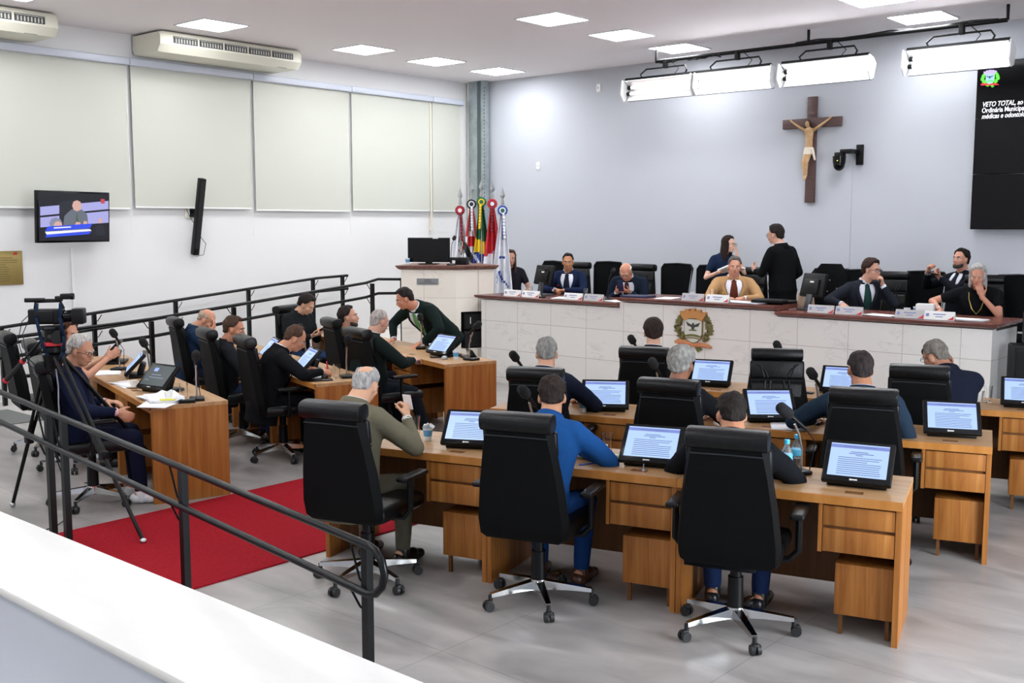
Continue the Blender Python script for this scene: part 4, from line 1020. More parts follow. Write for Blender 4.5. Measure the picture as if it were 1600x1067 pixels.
sheet(lp(1, 2.1, .16), 60, 'white sheets next to the face of the man with glasses', .21, .3, 2, seed=4)
sheet(lp(2, .34, .14), 40, 'white sheet under the hand holding the red pen', .21, .26)
sheet(rp(2, 2.2, .2), 30, 'white papers right of the empty chair, under the blue sleeve', .21, .3, 2, seed=6)
def bar(name, lab, cat, p, rz, d, m, z=ZT, g=None, bev=.002):
    t = MB().box((0, 0, d[2] / 2), d, bev=min(bev, d[2] * .4)).build(name, m, None, (p[0], p[1], z), R(rz)); tag(t, lab, cat, g); return t
bar('marker_pen', 'yellow highlighter lying on the documents', 'pen', lp(1, .10, .16), 50, (.11, .02, .012), M('hi_yellow', '#E9E44A', .4), ZT + .025)
bar('pen', 'blue pen in front of the white plastic cup on the front row', 'pen', rp(1, 1.152 + .60, .14), 70, (.15, .008, .008), M('pen_blue', '#3558B0', .4))
bar('pen', 'blue pen lying on the sheet by the man in olive grey', 'pen', rp(1, .54, .17), 80, (.13, .008, .008), M('pen_blue', '#3558B0', .4), ZT + .005)
bar('pen', 'yellow and blue pens on the back row left of the screen', 'pen', rp(3, .58, .12), 30, (.12, .012, .008), M('pen_yellow', '#C8B552', .4))
bar('phone', 'black phone lying flat on the back left desk', 'phone', lp(3, .52, .20), 60, (.14, .07, .01), BGLOSS)
bar('phone', 'dark phone right of the empty chair in the back row', 'phone', rp(3, 1.152 + .45, .24), 10, (.15, .07, .012), BGLOSS)
bar('tablet', 'dark tablet lying under the microphone on the second left row', 'tablet', lp(2, .18, .12), 62, (.22, .1, .012), BGLOSS)
bar('wallet', 'dark brown wallet on the left desks near the second screen', 'wallet', lp(1, 1.06, .26), 30, (.12, .09, .02), M('dark_brown', '#3A2420', .6))
bar('intercom_box', 'black microphone control box at the corner of the nearest left desk', 'box', lp(1, .06, .30), 60, (.12, .07, .025), BPLAST)
bar('lighter', 'small silver lighter left of the white cup, middle row', 'lighter', rp(2, 2.304 + .50, .28), 20, (.06, .02, .012), SILVER)
bar('small_card', 'small white and green card between glass and screen on the front row', 'card', rp(1, 1.152 + .68, .36), 20, (.05, .04, .02), M('card_green', '#C9DCCB', .5))
t = thing('computer_mouse', 'black mouse beside the tablet on the second left row', 'mouse', (*lp(2, .30, .22), ZT), R(40)); MB().ell((0, 0, .012), (.032, .055, .026)).build('shell', BPLAST, t)
t = thing('computer_mouse', 'grey mouse on the aisle end of the back left desk', 'mouse', (*lp(3, .36, .20), ZT), R(40)); MB().ell((0, 0, .012), (.032, .055, .026)).build('shell', M('mouse_grey', '#9A9C9A', .4), t)
t = thing('glasses_case', 'open black case standing at the aisle end of the back left desk', 'case', (*lp(3, .32, .50), ZT), R(-30)); MB().box((0, 0, .045), (.2, .012, .10), rot('X', .6)).build('lid', BPLAST, t); MB().box((0, -.05, .01), (.2, .1, .02)).build('tray', BPLAST, t)
t = thing('crumpled_tissue', 'crumpled tissue resting on the printed plastic cup', 'tissue', (*rp(1, .58, .32), ZT + .088)); mb = MB(); random.seed(4)
for k in range(6): mb.box((random.uniform(-.02, .03), random.uniform(-.015, .015), .008), (.035, .025, .004), Euler((random.uniform(-1, 1), random.uniform(-1, 1), random.uniform(0, 3))).to_matrix())
mb.build('folds', WHITE, t)
t = thing('desk_button', 'small silver fitting in the cable slot of the middle front desk', 'fitting', (*rp(1, 1.152 + .93, .11), ZT)); mb = MB(); mb.lathe([(.018, 0), (.018, .01), (.006, .012), (.004, .04)], n=14); mb.build('knob', SILVER, t)
# ---------------------------------------------------------------- things on the podium counter
def plate(x, z, lab, tone=WHITE):
    t = thing('name_plate', lab, 'name plate', (x, 10.52, z), 0, 'name plates along the podium')
    T = rot('X', R(-18)); MB(T).box((0, 0, .045), (.29, .006, .085)).build('board', tone, t)
    MB(rot('X', R(18))).box((0, .055, .035), (.29, .004, .075)).build('board_back', tone, t)
    mb = MB(T); mb.prism([(.08, .008), (.138, .008), (.138, .05), (.12, .03)], -.0048, -.0034, 'xz'); mb.build('red_corner', RED, t)
    mb = MB(T); mb.box((.0, -.004, .06), (.12, .002, .010)); mb.box((.0, -.004, .035), (.07, .002, .008)); mb.box((-.115, -.004, .05), (.03, .002, .03)); mb.build('lettering', M('plate_ink', '#7D86B4', .5), t)
PG = M('plate_grey', '#B9B7B6', .4)
for x, z, l, m_ in ((-9.17, 1.165, 'name plate leftmost on the podium, by the flags', WHITE), (-8.86, 1.165, 'name plate second from left, before the monitor', WHITE), (-8.16, 1.165, 'name plate just right of the navy-suited man\'s hands', WHITE), (-7.84, 1.165, 'grey name plate at the right end of the left counter', PG),
                    (-6.42, 1.235, 'grey name plate on the raised counter, above the coat of arms', PG), (-6.10, 1.235, 'white name plate just left of the hands of the man in tan', WHITE), (-4.86, 1.18, 'grey name plate next to the paper bag', PG), (-4.55, 1.18, 'grey name plate before the young man with glasses', PG),
                    (-3.92, 1.18, 'grey name plate before the tissue box', PG), (-3.63, 1.18, 'white name plate before the grey-haired woman', WHITE)):
    plate(x, z, l, m_)
ZL, ZM, ZR = 1.1655, 1.2355, 1.1805
for x, y, z, rz, l, n in ((-8.45, 10.72, ZL, 20, 'white papers in front of the man in the navy suit', 3), (-7.62, 10.72, ZL, 70, 'white folded papers at the end of the left counter', 2), (-6.9, 10.75, ZM, 10, 'white sheet on the raised counter right of the blue folder', 1), (-5.85, 10.66, ZM, 85, 'large pile of white papers in front of the man in tan', 5),
                          (-4.28, 10.7, ZR, 80, 'open white papers in front of the young man with glasses', 3), (-3.42, 10.75, ZR, 85, 'white papers at the right end of the podium', 4)):
    sheet((x, y), rz, l, .22, .34 if n < 5 else .5, n, z=z, seed=int(-x * 10), g='papers on the podium')
bar('folder', 'dark blue folder before the bald man with glasses', 'folder', (-7.28, 10.68), 8, (.36, .26, .02), M('folder_blue', '#20284A', .5), ZM, 'folders on the podium')
bar('folder', 'black folder right of the white paper pile', 'folder', (-5.55, 10.72), 12, (.34, .26, .03), BPLAST, ZM + .02, 'folders on the podium')
bar('folder', 'black folder at the right end of the raised counter', 'folder', (-5.50, 10.95), -5, (.3, .26, .03), BPLAST, ZM, 'folders on the podium')
bar('box', 'white tissue box on the right counter', 'tissue box', (-3.88, 10.85), 10, (.17, .12, .13), WHITE, ZR)
put('gl', mk_glass, (-8.18, 10.82), 'clear glass in the hand region of the man in the navy suit', GG, ZL)
put('gl', mk_glass, (-6.32, 10.80), 'clear glass left of the man in the tan suit', GG, ZM)
put('gl', mk_glass, (-9.05, 10.75), 'clear glass under the podium monitor at left', GG, ZL)
put('pc', mk_pcup, (-6.56, 10.76), 'printed plastic cup on the raised counter above the coat of arms', GC, ZM)
put('pc', mk_pcup, (-4.03, 10.75), 'printed plastic cup right of the young man with glasses', GC, ZR)
put('pc', mk_pcup, (-4.02, 10.98), 'printed plastic cup half hidden by the tissue box', GC, ZR)
put('pc', mk_pcup, (-10.80, 10.18), 'printed plastic cup at the left end of the rostrum top', GC, 1.556)
put('goose', mk_goose, (-8.75, 10.62), 'slim gooseneck microphone left of the man in the navy suit', 'slim gooseneck microphones', ZL)
put('goose', mk_goose, (-7.80, 10.78), 'slim gooseneck microphone in front of the bald man with glasses', 'slim gooseneck microphones', ZL)
def mk_pos():      # touch monitor on foot, seen from behind
    t = thing('monitor', '', 'monitor')
    mb = MB(); mb.box((0, 0, .01), (.24, .2, .02), bev=.006); mb.box((0, -.03, .12), (.09, .035, .24), rot('X', R(-14)), bev=.01); mb.build('stand', M('dark_grey_metal', '#4B4F53', .35, .4), t)
    T = Matrix.Translation((0, .03, .27)) @ rot('X', R(-14)) 
    mb = MB(T); mb.box((0, 0, 0), (.36, .05, .26), bev=.012, seg=3); mb.box((0, -.03, -.02), (.24, .04, .17), bev=.012); mb.build('case', BPLAST, t)
    mb = MB(T); mb.box((0, .027, 0), (.33, .003, .23)); mb.build('display', BGLOSS, t); MB(T).box((.02, -.052, .03), (.06, .003, .018)).build('logo', WHITE, t)
    return t
inst('pos', mk_pos, (-9.02, 10.98, ZL), R(-12), 'black monitor seen from behind at the left end of the podium', 'podium monitors')
inst('pos', mk_pos, (-5.12, 10.85, ZR), R(-25), 'black monitor seen from behind next to the paper bag', 'podium monitors')
t = thing('paper_bag', 'crumpled brown paper bag at the step between podium counters', 'bag', (-5.28, 11.05, ZR), R(20))
mb = MB(); mb.box((0, 0, .09), (.2, .12, .18), bev=.02, seg=2, taper=.8); bg_ = mb.build('bag', M('kraft_paper', '#B39C86', .85, bump=(14, 1.0, (1, 1, 1))), t)
# loudspeakers at the right of the podium
t = thing('loudspeaker', 'large black stage loudspeaker standing right of the podium end', 'loudspeaker', (-2.78, 10.75, 0), R(25))
MB().box((0, 0, .49), (.46, .40, .98), bev=.02, seg=2).build('cabinet', BPLAST, t); MB().box((0, -.203, .49), (.42, .006, .90)).build('grille', M('grille_black', '#0F1011', .8), t)
MB().box((.04, -.208, .80), (.02, .004, .10), rot('Y', .25)).build('logo', SILVER, t)
t = thing('equipment_box', 'black box standing on top of the large loudspeaker at the right', 'box', (-2.72, 10.85, .982), R(25)); MB().box((0, 0, .15), (.40, .34, .3), bev=.012).build('case', BPLAST, t)
# ================================================================ VIDEO CAMERA ON TRIPOD
CX, CY = -7.50, 3.55
vd = math.atan2(1, .62)
t = thing('tripod', 'black video tripod with red-ringed handle standing on floor and carpet edge', 'tripod', (CX, CY, 0))
legs = [(-6.36 - CX, 3.56 - CY), (-7.95 - CX, 3.40 - CY), (-7.30 - CX, 4.45 - CY)]
for a, b_ in legs:
    top_ = Vector((a * .07, b_ * .07, 1.16)); ft = Vector((a, b_, .02)); mid = top_.lerp(ft, .55)
    n = Vector((-b_, a, 0)).normalized() * .028
    mb = MB(); mb.cap(top_ + n, mid + n * .6, .012, .012); mb.cap(top_ - n, mid - n * .6, .012, .012); mb.cap(mid - (ft - top_) * .12, ft, .015, .013); mb.box(mid, (.07, .05, .06), bev=.01)
    l_ = mb.build('leg', BPLAST, t); MB().ell(ft + Vector((0, 0, .0)), (.022, .022, .02)).build('foot', SILVER, l_)
mb = MB(); mb.cyl((0, 0, 1.08), (0, 0, 1.18), .055, .075, 20); mb.lathe([(.05, 1.18), (.065, 1.2), (.065, 1.235), (.045, 1.24)], n=24); mb.build('crown', BPLAST, t)
mb = MB(); mb.cyl((0, 0, 1.24), (0, 0, 1.36), .052, .058, 20); mb.cyl((-.09, 0, 1.31), (.09, 0, 1.31), .05, n=20); mb.box((0, 0, 1.375), (.09, .16, .03), bev=.005); mb.build('fluid_head', BPLAST, t)
mb = MB(); mb.lathe([(.062, 1.245), (.066, 1.25), (.066, 1.268), (.062, 1.272)], n=24); mb.build('red_ring', RED, t)
h0 = Vector((-.03, -.05, 1.30)); h1 = Vector((-.30, -.22, .98))
mb = MB(); mb.cap(h0, h0.lerp(h1, .55), .009); mb.mi = 1; mb.cap(h0.lerp(h1, .5), h1, .016, .018); mb.mi = 2
for k in (.52, .97): p = h0.lerp(h1, k); q = h0.lerp(h1, k + .04); mb.cyl(p, q, .022, n=14)
mb.build('pan_handle', [BPLAST, M('rubber_black', '#1B1C1D', .8), RED], t)
t2 = thing('video_camera', 'black professional video camera on the tripod at the left', 'camera', (CX - .01, CY - .01, 1.385), R(-40))
t2.scale = (.84, .80, .84)
# local +y = lens direction
mb = MB(); mb.box((0, -.02, .085), (.10, .30, .13), bev=.014, seg=3); mb.box((.058, -.03, .085), (.02, .16, .10), bev=.008); mb.build('body', BPLAST, t2)
mb = MB(); B = Matrix(((1, 0, 0), (0, 0, 1), (0, 1, 0))); mb.lathe([(.05, .10), (.054, .15), (.054, .20), (.05, .21)], (0, 0, .085), 24, B); mb.build('lens', BGLOSS, t2)
mb = MB(); mb.box((0, .255, .085), (.14, .10, .135), bev=.012); mb.build('lens_hood', BPLAST, t2)
mb = MB(); mb.tube([(0, -.12, .14), (0, -.11, .21), (0, -.02, .215), (0, .10, .215), (0, .13, .15)], .013, 10); mb.build('top_handle', BPLAST, t2)
mb = MB(); mb.cyl((.0, -.20, .225), (0, -.03, .225), .019, n=16); mb.cyl((0, -.03, .225), (0, .06, .225), .011, n=12); mb.build('shotgun_microphone', BPLAST, t2)
mb = MB(); mb.box((0, .09, .235), (.06, .06, .05), bev=.01); mb.box((0, .15, .255), (.07, .09, .05), bev=.012); mb.cyl((0, .19, .255), (0, .22, .255), .028, n=16); mb.build('viewfinder', BPLAST, t2)
mb = MB()
for y0, sx in ((-.09, 1), (.11, 1)):
    pts = [(.03, y0, .20), (.075, y0, .08), (.085, y0 + .03, -.08), (.07, y0 + .06 * (1 if y0 < 0 else .3), -.22), (.06, .06, -.30)]
    for a_, b_ in zip(pts, pts[1:]):
        w = .014; mb.f([mb.v((a_[0], a_[1] - w, a_[2])), mb.v((b_[0], b_[1] - w, b_[2])), mb.v((b_[0], b_[1] + w, b_[2])), mb.v((a_[0], a_[1] + w, a_[2]))])
st = mb.build('shoulder_strap', M('strap_navy', '#16263C', .9, spec=.1), t2, fixn=False); st.modifiers.new('solid', 'SOLIDIFY').thickness = .003
mb = MB(); mb.tube([(0, -.17, .10), (-.02, -.24, .04), (-.02, -.28, -.12), (0, -.24, -.28), (0, -.10, -.42)], .004, 6); mb.tube([(.02, -.17, .06), (.04, -.22, -.06), (.04, -.2, -.25), (.04, -.10, -.36)], .004, 6); mb.build('cable', BPLAST, t2)
t3 = thing('power_cable', 'thin grey cable hanging down through the tripod legs', 'cable', (CX, CY, 0))
mb = MB(); mb.tube([(.03, .0, 1.1), (.06, .0, .95), (.05, 0, .82), (.10, -.02, .72), (.09, -.02, .6), (.03, -.02, .5), (.0, -.02, .45)], .005, 6); mb.build('wire', M('wire_grey', '#A6A8AA', .5), t3)
t3 = thing('power_cable', 'thin black cable running from the tripod down onto the floor', 'cable', (CX, CY, 0))
mb = MB(); mb.tube([(.0, -.02, .45), (.05, .0, .3), (.12, 0, .12), (.2, -.05, .012), (.34, -.2, .012), (.45, -.5, .014)], .004, 6); mb.build('wire', BPLAST, t3)
# ================================================================ PEOPLE
def remesh(mb, name, mats, parent, voxel, smooth=4, disp=0, label=None, subd=False):
    """fuse overlapping closed pieces into one continuous surface"""
    bmesh.ops.recalc_face_normals(mb.bm, faces=mb.bm.faces[:])
    me = bpy.data.meshes.new(name + '_src'); mb.bm.to_mesh(me); mb.bm.free()
    ob = bpy.data.objects.new(name + '_src', me); COL.objects.link(ob)
    m = ob.modifiers.new('r', 'REMESH'); m.mode = 'VOXEL'; m.voxel_size = voxel; m.use_smooth_shade = True
    if smooth: s = ob.modifiers.new('s', 'SMOOTH'); s.iterations = smooth; s.factor = .5
    dg = bpy.context.evaluated_depsgraph_get(); dg.update()
    m2 = bpy.data.meshes.new_from_object(ob.evaluated_get(dg)); m2.name = name
    bpy.data.objects.remove(ob); bpy.data.meshes.remove(me)
    if disp:
        for v in m2.vertices:
            n = noise.noise(Vector((v.co.x * 9, v.co.y * 9, v.co.z * 5 + len(name)))) + .5 * noise.noise(v.co * 22)
            v.co += v.normal * disp * n
    m2.materials.clear()
    for q in (mats if isinstance(mats, (list, tuple)) else [mats]): m2.materials.append(q)
    m2.polygons.foreach_set('use_smooth', [True] * len(m2.polygons)); m2.update()
    o = bpy.data.objects.new(name, m2); COL.objects.link(o)
    if parent: o.parent = parent
    if label: o['label'] = label
    return o
def ik(a, c, l1, l2, pole):
    a, c, pole = Vector(a), Vector(c), Vector(pole); d = c - a; L = d.length
    if L > (l1 + l2) * .995: c = a + d.normalized() * (l1 + l2) * .995; d = c - a; L = d.length
    x = (l1 * l1 - l2 * l2 + L * L) / (2 * L); h = math.sqrt(max(l1 * l1 - x * x, 0)); u = d.normalized()
    p = pole - u * pole.dot(u)
    if p.length < 1e-4: p = Vector((0, 0, -1)) - u * u.z * -1
    return a + u * x + p.normalized() * h, c
def hand(mb, w, fdir, palm, thumb_side, curl=.35, sc=1.0, spread=.12, tcurl=.3):
    f = Vector(fdir).normalized(); n = Vector(palm); n = (n - f * n.dot(f)).normalized(); s = f.cross(n) * thumb_side
    w = Vector(w)
    mb.cap(w - f * .02, w + f * .02, .024 * sc, .026 * sc)
    B = Matrix((s, f, n)).transposed()
    mb.ell(w + f * .055 * sc, (.040 * sc, .048 * sc, .016 * sc), B, 14, 8)
    offs = (.029, .0105, -.0095, -.028); ln = (.93, 1.0, .94, .76)
    for k in range(4):
        base = w + f * (.085 - (.006 if k in (0, 3) else 0)) * sc + s * offs[k] * sc
        mb.cap(w + f * .03 * sc + s * offs[k] * .6 * sc, base, .0125 * sc, .0105 * sc)
        d = (f + s * spread * (1.5 - k) * .55).normalized(); p = base; c = curl * (1 + .08 * k)
        for j, (l, r0, r1) in enumerate(((.041, .0102, .0095), (.026, .0095, .0088), (.021, .0088, .0078))):
            ang = c * (1.0, 1.25, .9)[j]
            ax = d.cross(n).normalized(); 
            d2 = (Matrix.Rotation(ang, 3, ax) @ d)
            if d2.dot(n) < d.dot(n): d2 = Matrix.Rotation(-ang, 3, ax) @ d
            n = (Matrix.Rotation(0, 3, ax) @ n); q = p + d2 * l * ln[k] * sc; mb.cap(p, q, r0 * sc, r1 * sc, 10); p = q; 
            # carry the palm normal round the bend
            n = (n - d2 * n.dot(d2)).normalized(); d = d2
        n = Vector(palm); n = (n - f * n.dot(f)).normalized()
    tb = w + f * .022 * sc + s * .026 * sc; td = (f * .62 + s * .62 + n * .35).normalized(); p = tb
    mb.cap(w + f * .01 * sc, tb, .016 * sc, .0145 * sc)
    for j, (l, r) in enumerate(((.036, .0125), (.028, .0108), (.022, .0095))):
        q = p + td * l * sc; mb.cap(p, q, r * sc, (r - .0012) * sc, 10); p = q; td = (td + (f * .5 + n * .35 - s * .4) * tcurl).normalized()
TORSO = [(-.13, .168, .120, .0), (-.06, .182, .128, -.005), (.02, .180, .125, .0), (.12, .170, .118, .005), (.22, .176, .122, .01), (.32, .192, .124, .008), (.39, .192, .112, .0), (.44, .165, .088, -.006), (.475, .115, .068, -.008), (.50, .068, .058, -.004)]
def hairline_fn(style):
    def f(az, el):      # az 0=front, pi=back ; el elevation in degrees
        a = abs(math.degrees(az))
        if a < 40: h = 38
        elif a < 75: h = 38 - (a - 40) / 35 * 44
        elif a < 105: h = -6 - (a - 75) / 30 * 4
        elif a < 122: h = -10 - (a - 105) / 17 * 30
        else: h = -40 - (a - 122) / 58 * 14
        t = (el - h) / 9
        t = max(0, min(1, t))
        if style == 'bald': # hair only as a fringe
            top = 20 + (max(0, a - 100) / 80) * 4
            t *= 1 - max(0, min(1, (el - top) / 10)); 
            if a < 70: t = 0
        if style == 'crown': # bald spot on the back of the crown
            dx = math.cos(R(el)) * math.cos(az); dz = math.sin(R(el)); dy = math.cos(R(el)) * math.sin(az)
            q = (dx + .52) ** 2 + dy * dy + (dz - .85) ** 2
            t *= max(0, min(1, (q - .22) / .30))
        if style == 'thin':
            if a < 60: t *= max(0, min(1, (el - 62) / 10))
        return t
    return f
def person(lab, loc, rz, skinc='#C99A7C', hz=.57, lean=8, side=0, twist=0, curve=.04, w=1.0, belly=0, sc=1.0, head=(0, 0, 0), nk=(0, .02),
           hair='short', hairc='#241C18', hair_t=.014, hair_noise=.006, hairlab=None, top=('#23262B', 'jacket'), bottom='#1B1D22', shirt='#E9E9EC', tie=None,
           L=None, Rr=None, legs=None, glasses=None, beard=None, sleeve='long', shoes='#17130F', extra=None, collar=None, vox=.0075, voxc=.013, stand=False, lapel=True, pin=None, cuff=True, neckline='v', fsc=1.0):
    """loc = ground point below the pelvis, rz = facing (local +y).  L/Rr = dict(w=wrist, f=finger dir, n=palm normal, pole=, curl=)"""
    body = MB(); P = Vector((0, 0, hz))
    TR = (Matrix.Rotation(R(twist), 3, 'Z') @ Matrix.Rotation(R(side), 3, 'Y') @ Matrix.Rotation(R(-lean), 3, 'X'))
    def sp(s): return P + TR @ Vector((0, 0, s * sc)) + TR @ Vector((0, curve * max(0, s / .5) ** 2, 0))
    def tr(s):
        a = math.degrees(math.atan(2 * curve * max(0, s / .5) / .5)); return TR @ Matrix.Rotation(R(-a), 3, 'X')
    def rings(k, extra_=0, lo=-.13, hi=.51):
        out = []
        for s, rx, ry, yo in TORSO:
            if s < lo or s > hi: continue
            b_ = belly * math.exp(-((s - .08) / .12) ** 2); B = tr(s)
            out.append((sp(s) + B @ Vector((0, yo + b_ * .6, 0)), (rx * w + b_ * .35) * k + extra_, (ry * w + b_ * .75) * k + extra_, B))
        return out
    def surf(s, th, off=0.0):
        """point on the clothed torso: th=0 front, positive to the person's left"""
        for i in range(len(TORSO) - 1):
            if TORSO[i][0] <= s <= TORSO[i + 1][0]: break
        a, b_ = TORSO[i], TORSO[i + 1]; u = (s - a[0]) / (b_[0] - a[0])
        rx = a[1] + (b_[1] - a[1]) * u; ry = a[2] + (b_[2] - a[2]) * u; yo = a[3] + (b_[3] - a[3]) * u
        be = belly * math.exp(-((s - .08) / .12) ** 2); rx = rx * w + be * .35 + off; ry = ry * w + be * .75 + off; pw = 2.4
        sx = math.sin(th); cx_ = math.cos(th)
        return sp(s) + tr(s) @ Vector((math.copysign(abs(sx) ** (2 / pw), -sx) * rx, yo + be * .6 + math.copysign(abs(cx_) ** (2 / pw), cx_) * ry, 0))
    sk = skin(skinc)
    # --- head frame
    HR = (Euler((R(-head[1]), R(head[2]), 0)).to_matrix()); HR = Matrix.Rotation(R(head[0]), 3, 'Z') @ HR
    NB = sp(.48) + tr(.47) @ Vector((0, nk[0], 0)); up = (HR @ Vector((0, 0, 1)) + tr(.47) @ Vector((0, 0, 1))).normalized()
    HC = NB + up * .108 * sc + HR @ Vector((0, .048 + nk[1], .035))
    hs = .97 * sc
    def H(x, y, z): return HC + HR @ (Vector((x, y, z)) * hs)
    # --- skeleton points
    sh = {s_: sp(.415) + tr(.415) @ Vector((s_ * .182 * w, -.005, 0)) for s_ in (-1, 1)}
    UL, FL = .285 * sc, .255 * sc
    arms = {}
    for s_, A in ((-1, L), (1, Rr)):
        A = dict(A or {}); wv = H(*A['wh']) if 'wh' in A else Vector(A.get('w', (s_ * .20, .30, .66 if not stand else .80))); pole = A.get('pole', (s_ * .6, -.5, -.6))
        el, wr = ik(sh[s_], wv, UL, FL, pole); fd = HR @ Vector(A['fh']) if 'fh' in A else Vector(A.get('f', (wr - el).normalized())); pn = HR @ Vector(A['nh']) if 'nh' in A else Vector(A.get('n', (0, 0, -1)))
        arms[s_] = (el, wr, fd, pn, A)
    TL, SL = .43 * sc, .42 * sc
    lg = {}
    for s_ in (-1, 1):
        hp = P + Vector((s_ * .09 * w, 0, -.02))
        if legs: ft = Vector(legs[0 if s_ < 0 else 1])
        else: ft = Vector((s_ * .13, .40, .09)) if not stand else Vector((s_ * .10, .0, .09))
        kn, an = ik(hp, ft, TL, SL, (s_ * .15, 1, .35) if not stand else (0, 1, 0)); lg[s_] = (hp, kn, an)
    def he(x, y, z, rx, ry, rz_): body.ell(H(x, y, z), (rx * hs, ry * hs, rz_ * hs), HR, 18, 12)
    he(0, -.012, .034, .073, .093, .087); he(0, .024, -.022, .060, .062, .086); he(0, .040, -.082, .036, .036, .026); he(0, .015, -.062, .052, .052, .045)
    body.cap(H(-.030, .072, .026), H(.030, .072, .026), .014 * hs); body.cap(H(0, .084, .012), H(0, .099, -.026), .009 * hs, .0135 * hs); body.ell(H(0, .090, -.030), (.018 * hs, .012 * hs, .010 * hs), HR)
    body.ell(H(0, .078, -.056), (.024 * hs, .014 * hs, .012 * hs), HR)
    for s_ in (-1, 1):
        body.ell(H(s_ * .076, -.006, -.008), (.010 * hs, .019 * hs, .031 * hs), HR @ Matrix.Rotation(R(s_ * -14), 3, 'Z'), 12, 8); body.ell(H(s_ * .040, .052, -.022), (.022 * hs, .022 * hs, .022 * hs), HR)
    body.cap(H(0, -.022, -.045), NB + Vector((0, 0, .0)), .058 * sc * min(w, 1.08), .064 * sc * min(w, 1.12))
    # --- bare body under the clothes (one continuous figure)
    body.loft(rings(.86, 0, -.13, .51), 20); body.ell(P + Vector((0, 0, -.06)), (.145 * w, .105 * w, .09))
    for s_ in (-1, 1):
        el, wr, fd, pn, A = arms[s_]; hp, kn, an = lg[s_]
        bare = sleeve == 'short'
        body.cap(sh[s_], el, .050 * w, .038 * w); body.cap(el, wr, .037 * w, .024)
        if A.get('w', 1) is not None: hand(body, wr, fd, pn, s_ * A.get('ts', 1), A.get('curl', .4), sc * .98 * fsc, A.get('spread', .12), A.get('tc', .3))
        body.cap(hp, kn, .068 * w, .048 * w); body.cap(kn, an, .046 * w, .034); fdv = Vector((kn.x - hp.x, kn.y - hp.y, 0)); fdv = fdv.normalized() if fdv.length > .1 else Vector((0, 1, 0))
        body.cap(an + Vector((0, 0, -.02)) - fdv * .03, an + fdv * .13 + Vector((0, 0, -.055)), .032, .026)
    root = remesh(body, 'person', sk, None, vox, 3)
    root.location = loc; root.rotation_euler = (0, 0, R(rz)); tag(root, lab, 'person')
    # --- garments
    topc, kind = top; tm = cloth('cloth_' + topc[1:], topc)
    g = MB(); g.loft(rings(1.0, .004, -.13, .49) + [(sp(.488) + tr(.48) @ Vector((0, -.008, 0)), .088 * w, .078 * w, tr(.48)), (sp(.505) + tr(.48) @ Vector((0, -.010, 0)), .072 * w, .068 * w, tr(.48))], 28)
    for s_ in (-1, 1):
        el, wr, fd, pn, A = arms[s_]
        g.cap(sp(.455) + tr(.45) @ Vector((s_ * .05, -.012, 0)), sh[s_] + tr(.4) @ Vector((-s_ * .005, -.004, .022)), .050 * w, .046 * w)
        g.cap(sh[s_] + tr(.4) @ Vector((-s_ * .015, 0, -.005)), sh[s_].lerp(el, .5), .070 * w, .060 * w)
        if sleeve == 'short': g.cap(sh[s_], sh[s_].lerp(el, .55), .066 * w, .058 * w)
        else:
            g.cap(sh[s_].lerp(el, .4), el, .062 * w, .052 * w); g.cap(el, el.lerp(wr, .93), .052 * w, .036)
    if kind == 'jacket': g.loft([(sp(-.20) + TR @ Vector((0, 0, 0)), .175 * w + belly * .3, .135 * w + belly * .6, TR)] + rings(1.03, .006, -.13, .0), 28)
    gn = {'jacket': 'jacket', 'sweater': 'sweater', 'shirt': 'shirt', 'blouse': 'blouse'}[kind]
    gar = remesh(g, gn, tm, root, voxc, 2, .0055)
    g = MB(); g.loft([(P + Vector((0, .02, -.07)), .155 * w, .115 * w, Matrix.Identity(3)), (P + Vector((0, 0, 0)), .172 * w + belly * .3, .125 * w + belly * .5, TR), (sp(.06), .165 * w, .118 * w, TR)], 24)
    for s_ in (-1, 1):
        hp, kn, an = lg[s_]; g.cap(hp, kn, .085 * w, .065 * w); g.cap(kn, an.lerp(kn, .06), .063 * w, .050)
    remesh(g, 'trousers', cloth('trouser_' + bottom[1:], bottom), root, .016, 3, .003)
    for s_ in (-1, 1):
        hp, kn, an = lg[s_]; fdv = Vector((kn.x - hp.x, kn.y - hp.y, 0)); fdv = fdv.normalized() if fdv.length > .1 else Vector((0, 1, 0))
        g = MB(); b0 = an + Vector((0, 0, -.045)); g.cap(b0 - fdv * .045, b0 + fdv * .09, .040, .042); g.cap(b0 + fdv * .06 + Vector((0, 0, -.004)), b0 + fdv * .165 + Vector((0, 0, -.012)), .042, .030); g.cap(an, b0, .045, .045)
        g.build('shoe', M('shoe_' + shoes[1:], shoes, .3), root)
    def strip(pts, name, m, th=.003, lb=None):
        """pts: rows of (left, right) points -> thin cloth strip"""
        mb = MB(); A = [[mb.v(p) for p in row] for row in pts]
        for a, b_ in zip(A, A[1:]):
            for i in range(len(a) - 1): mb.f([a[i], b_[i], b_[i + 1], a[i + 1]])
        o_ = mb.build(name, m, root, sharp=None, fixn=False); so = o_.modifiers.new('solid', 'SOLIDIFY'); so.thickness = th; so.offset = 0
        if lb: o_['label'] = lb
        return o_
    shm = cloth('shirt_' + shirt[1:], shirt, .8) if shirt else None
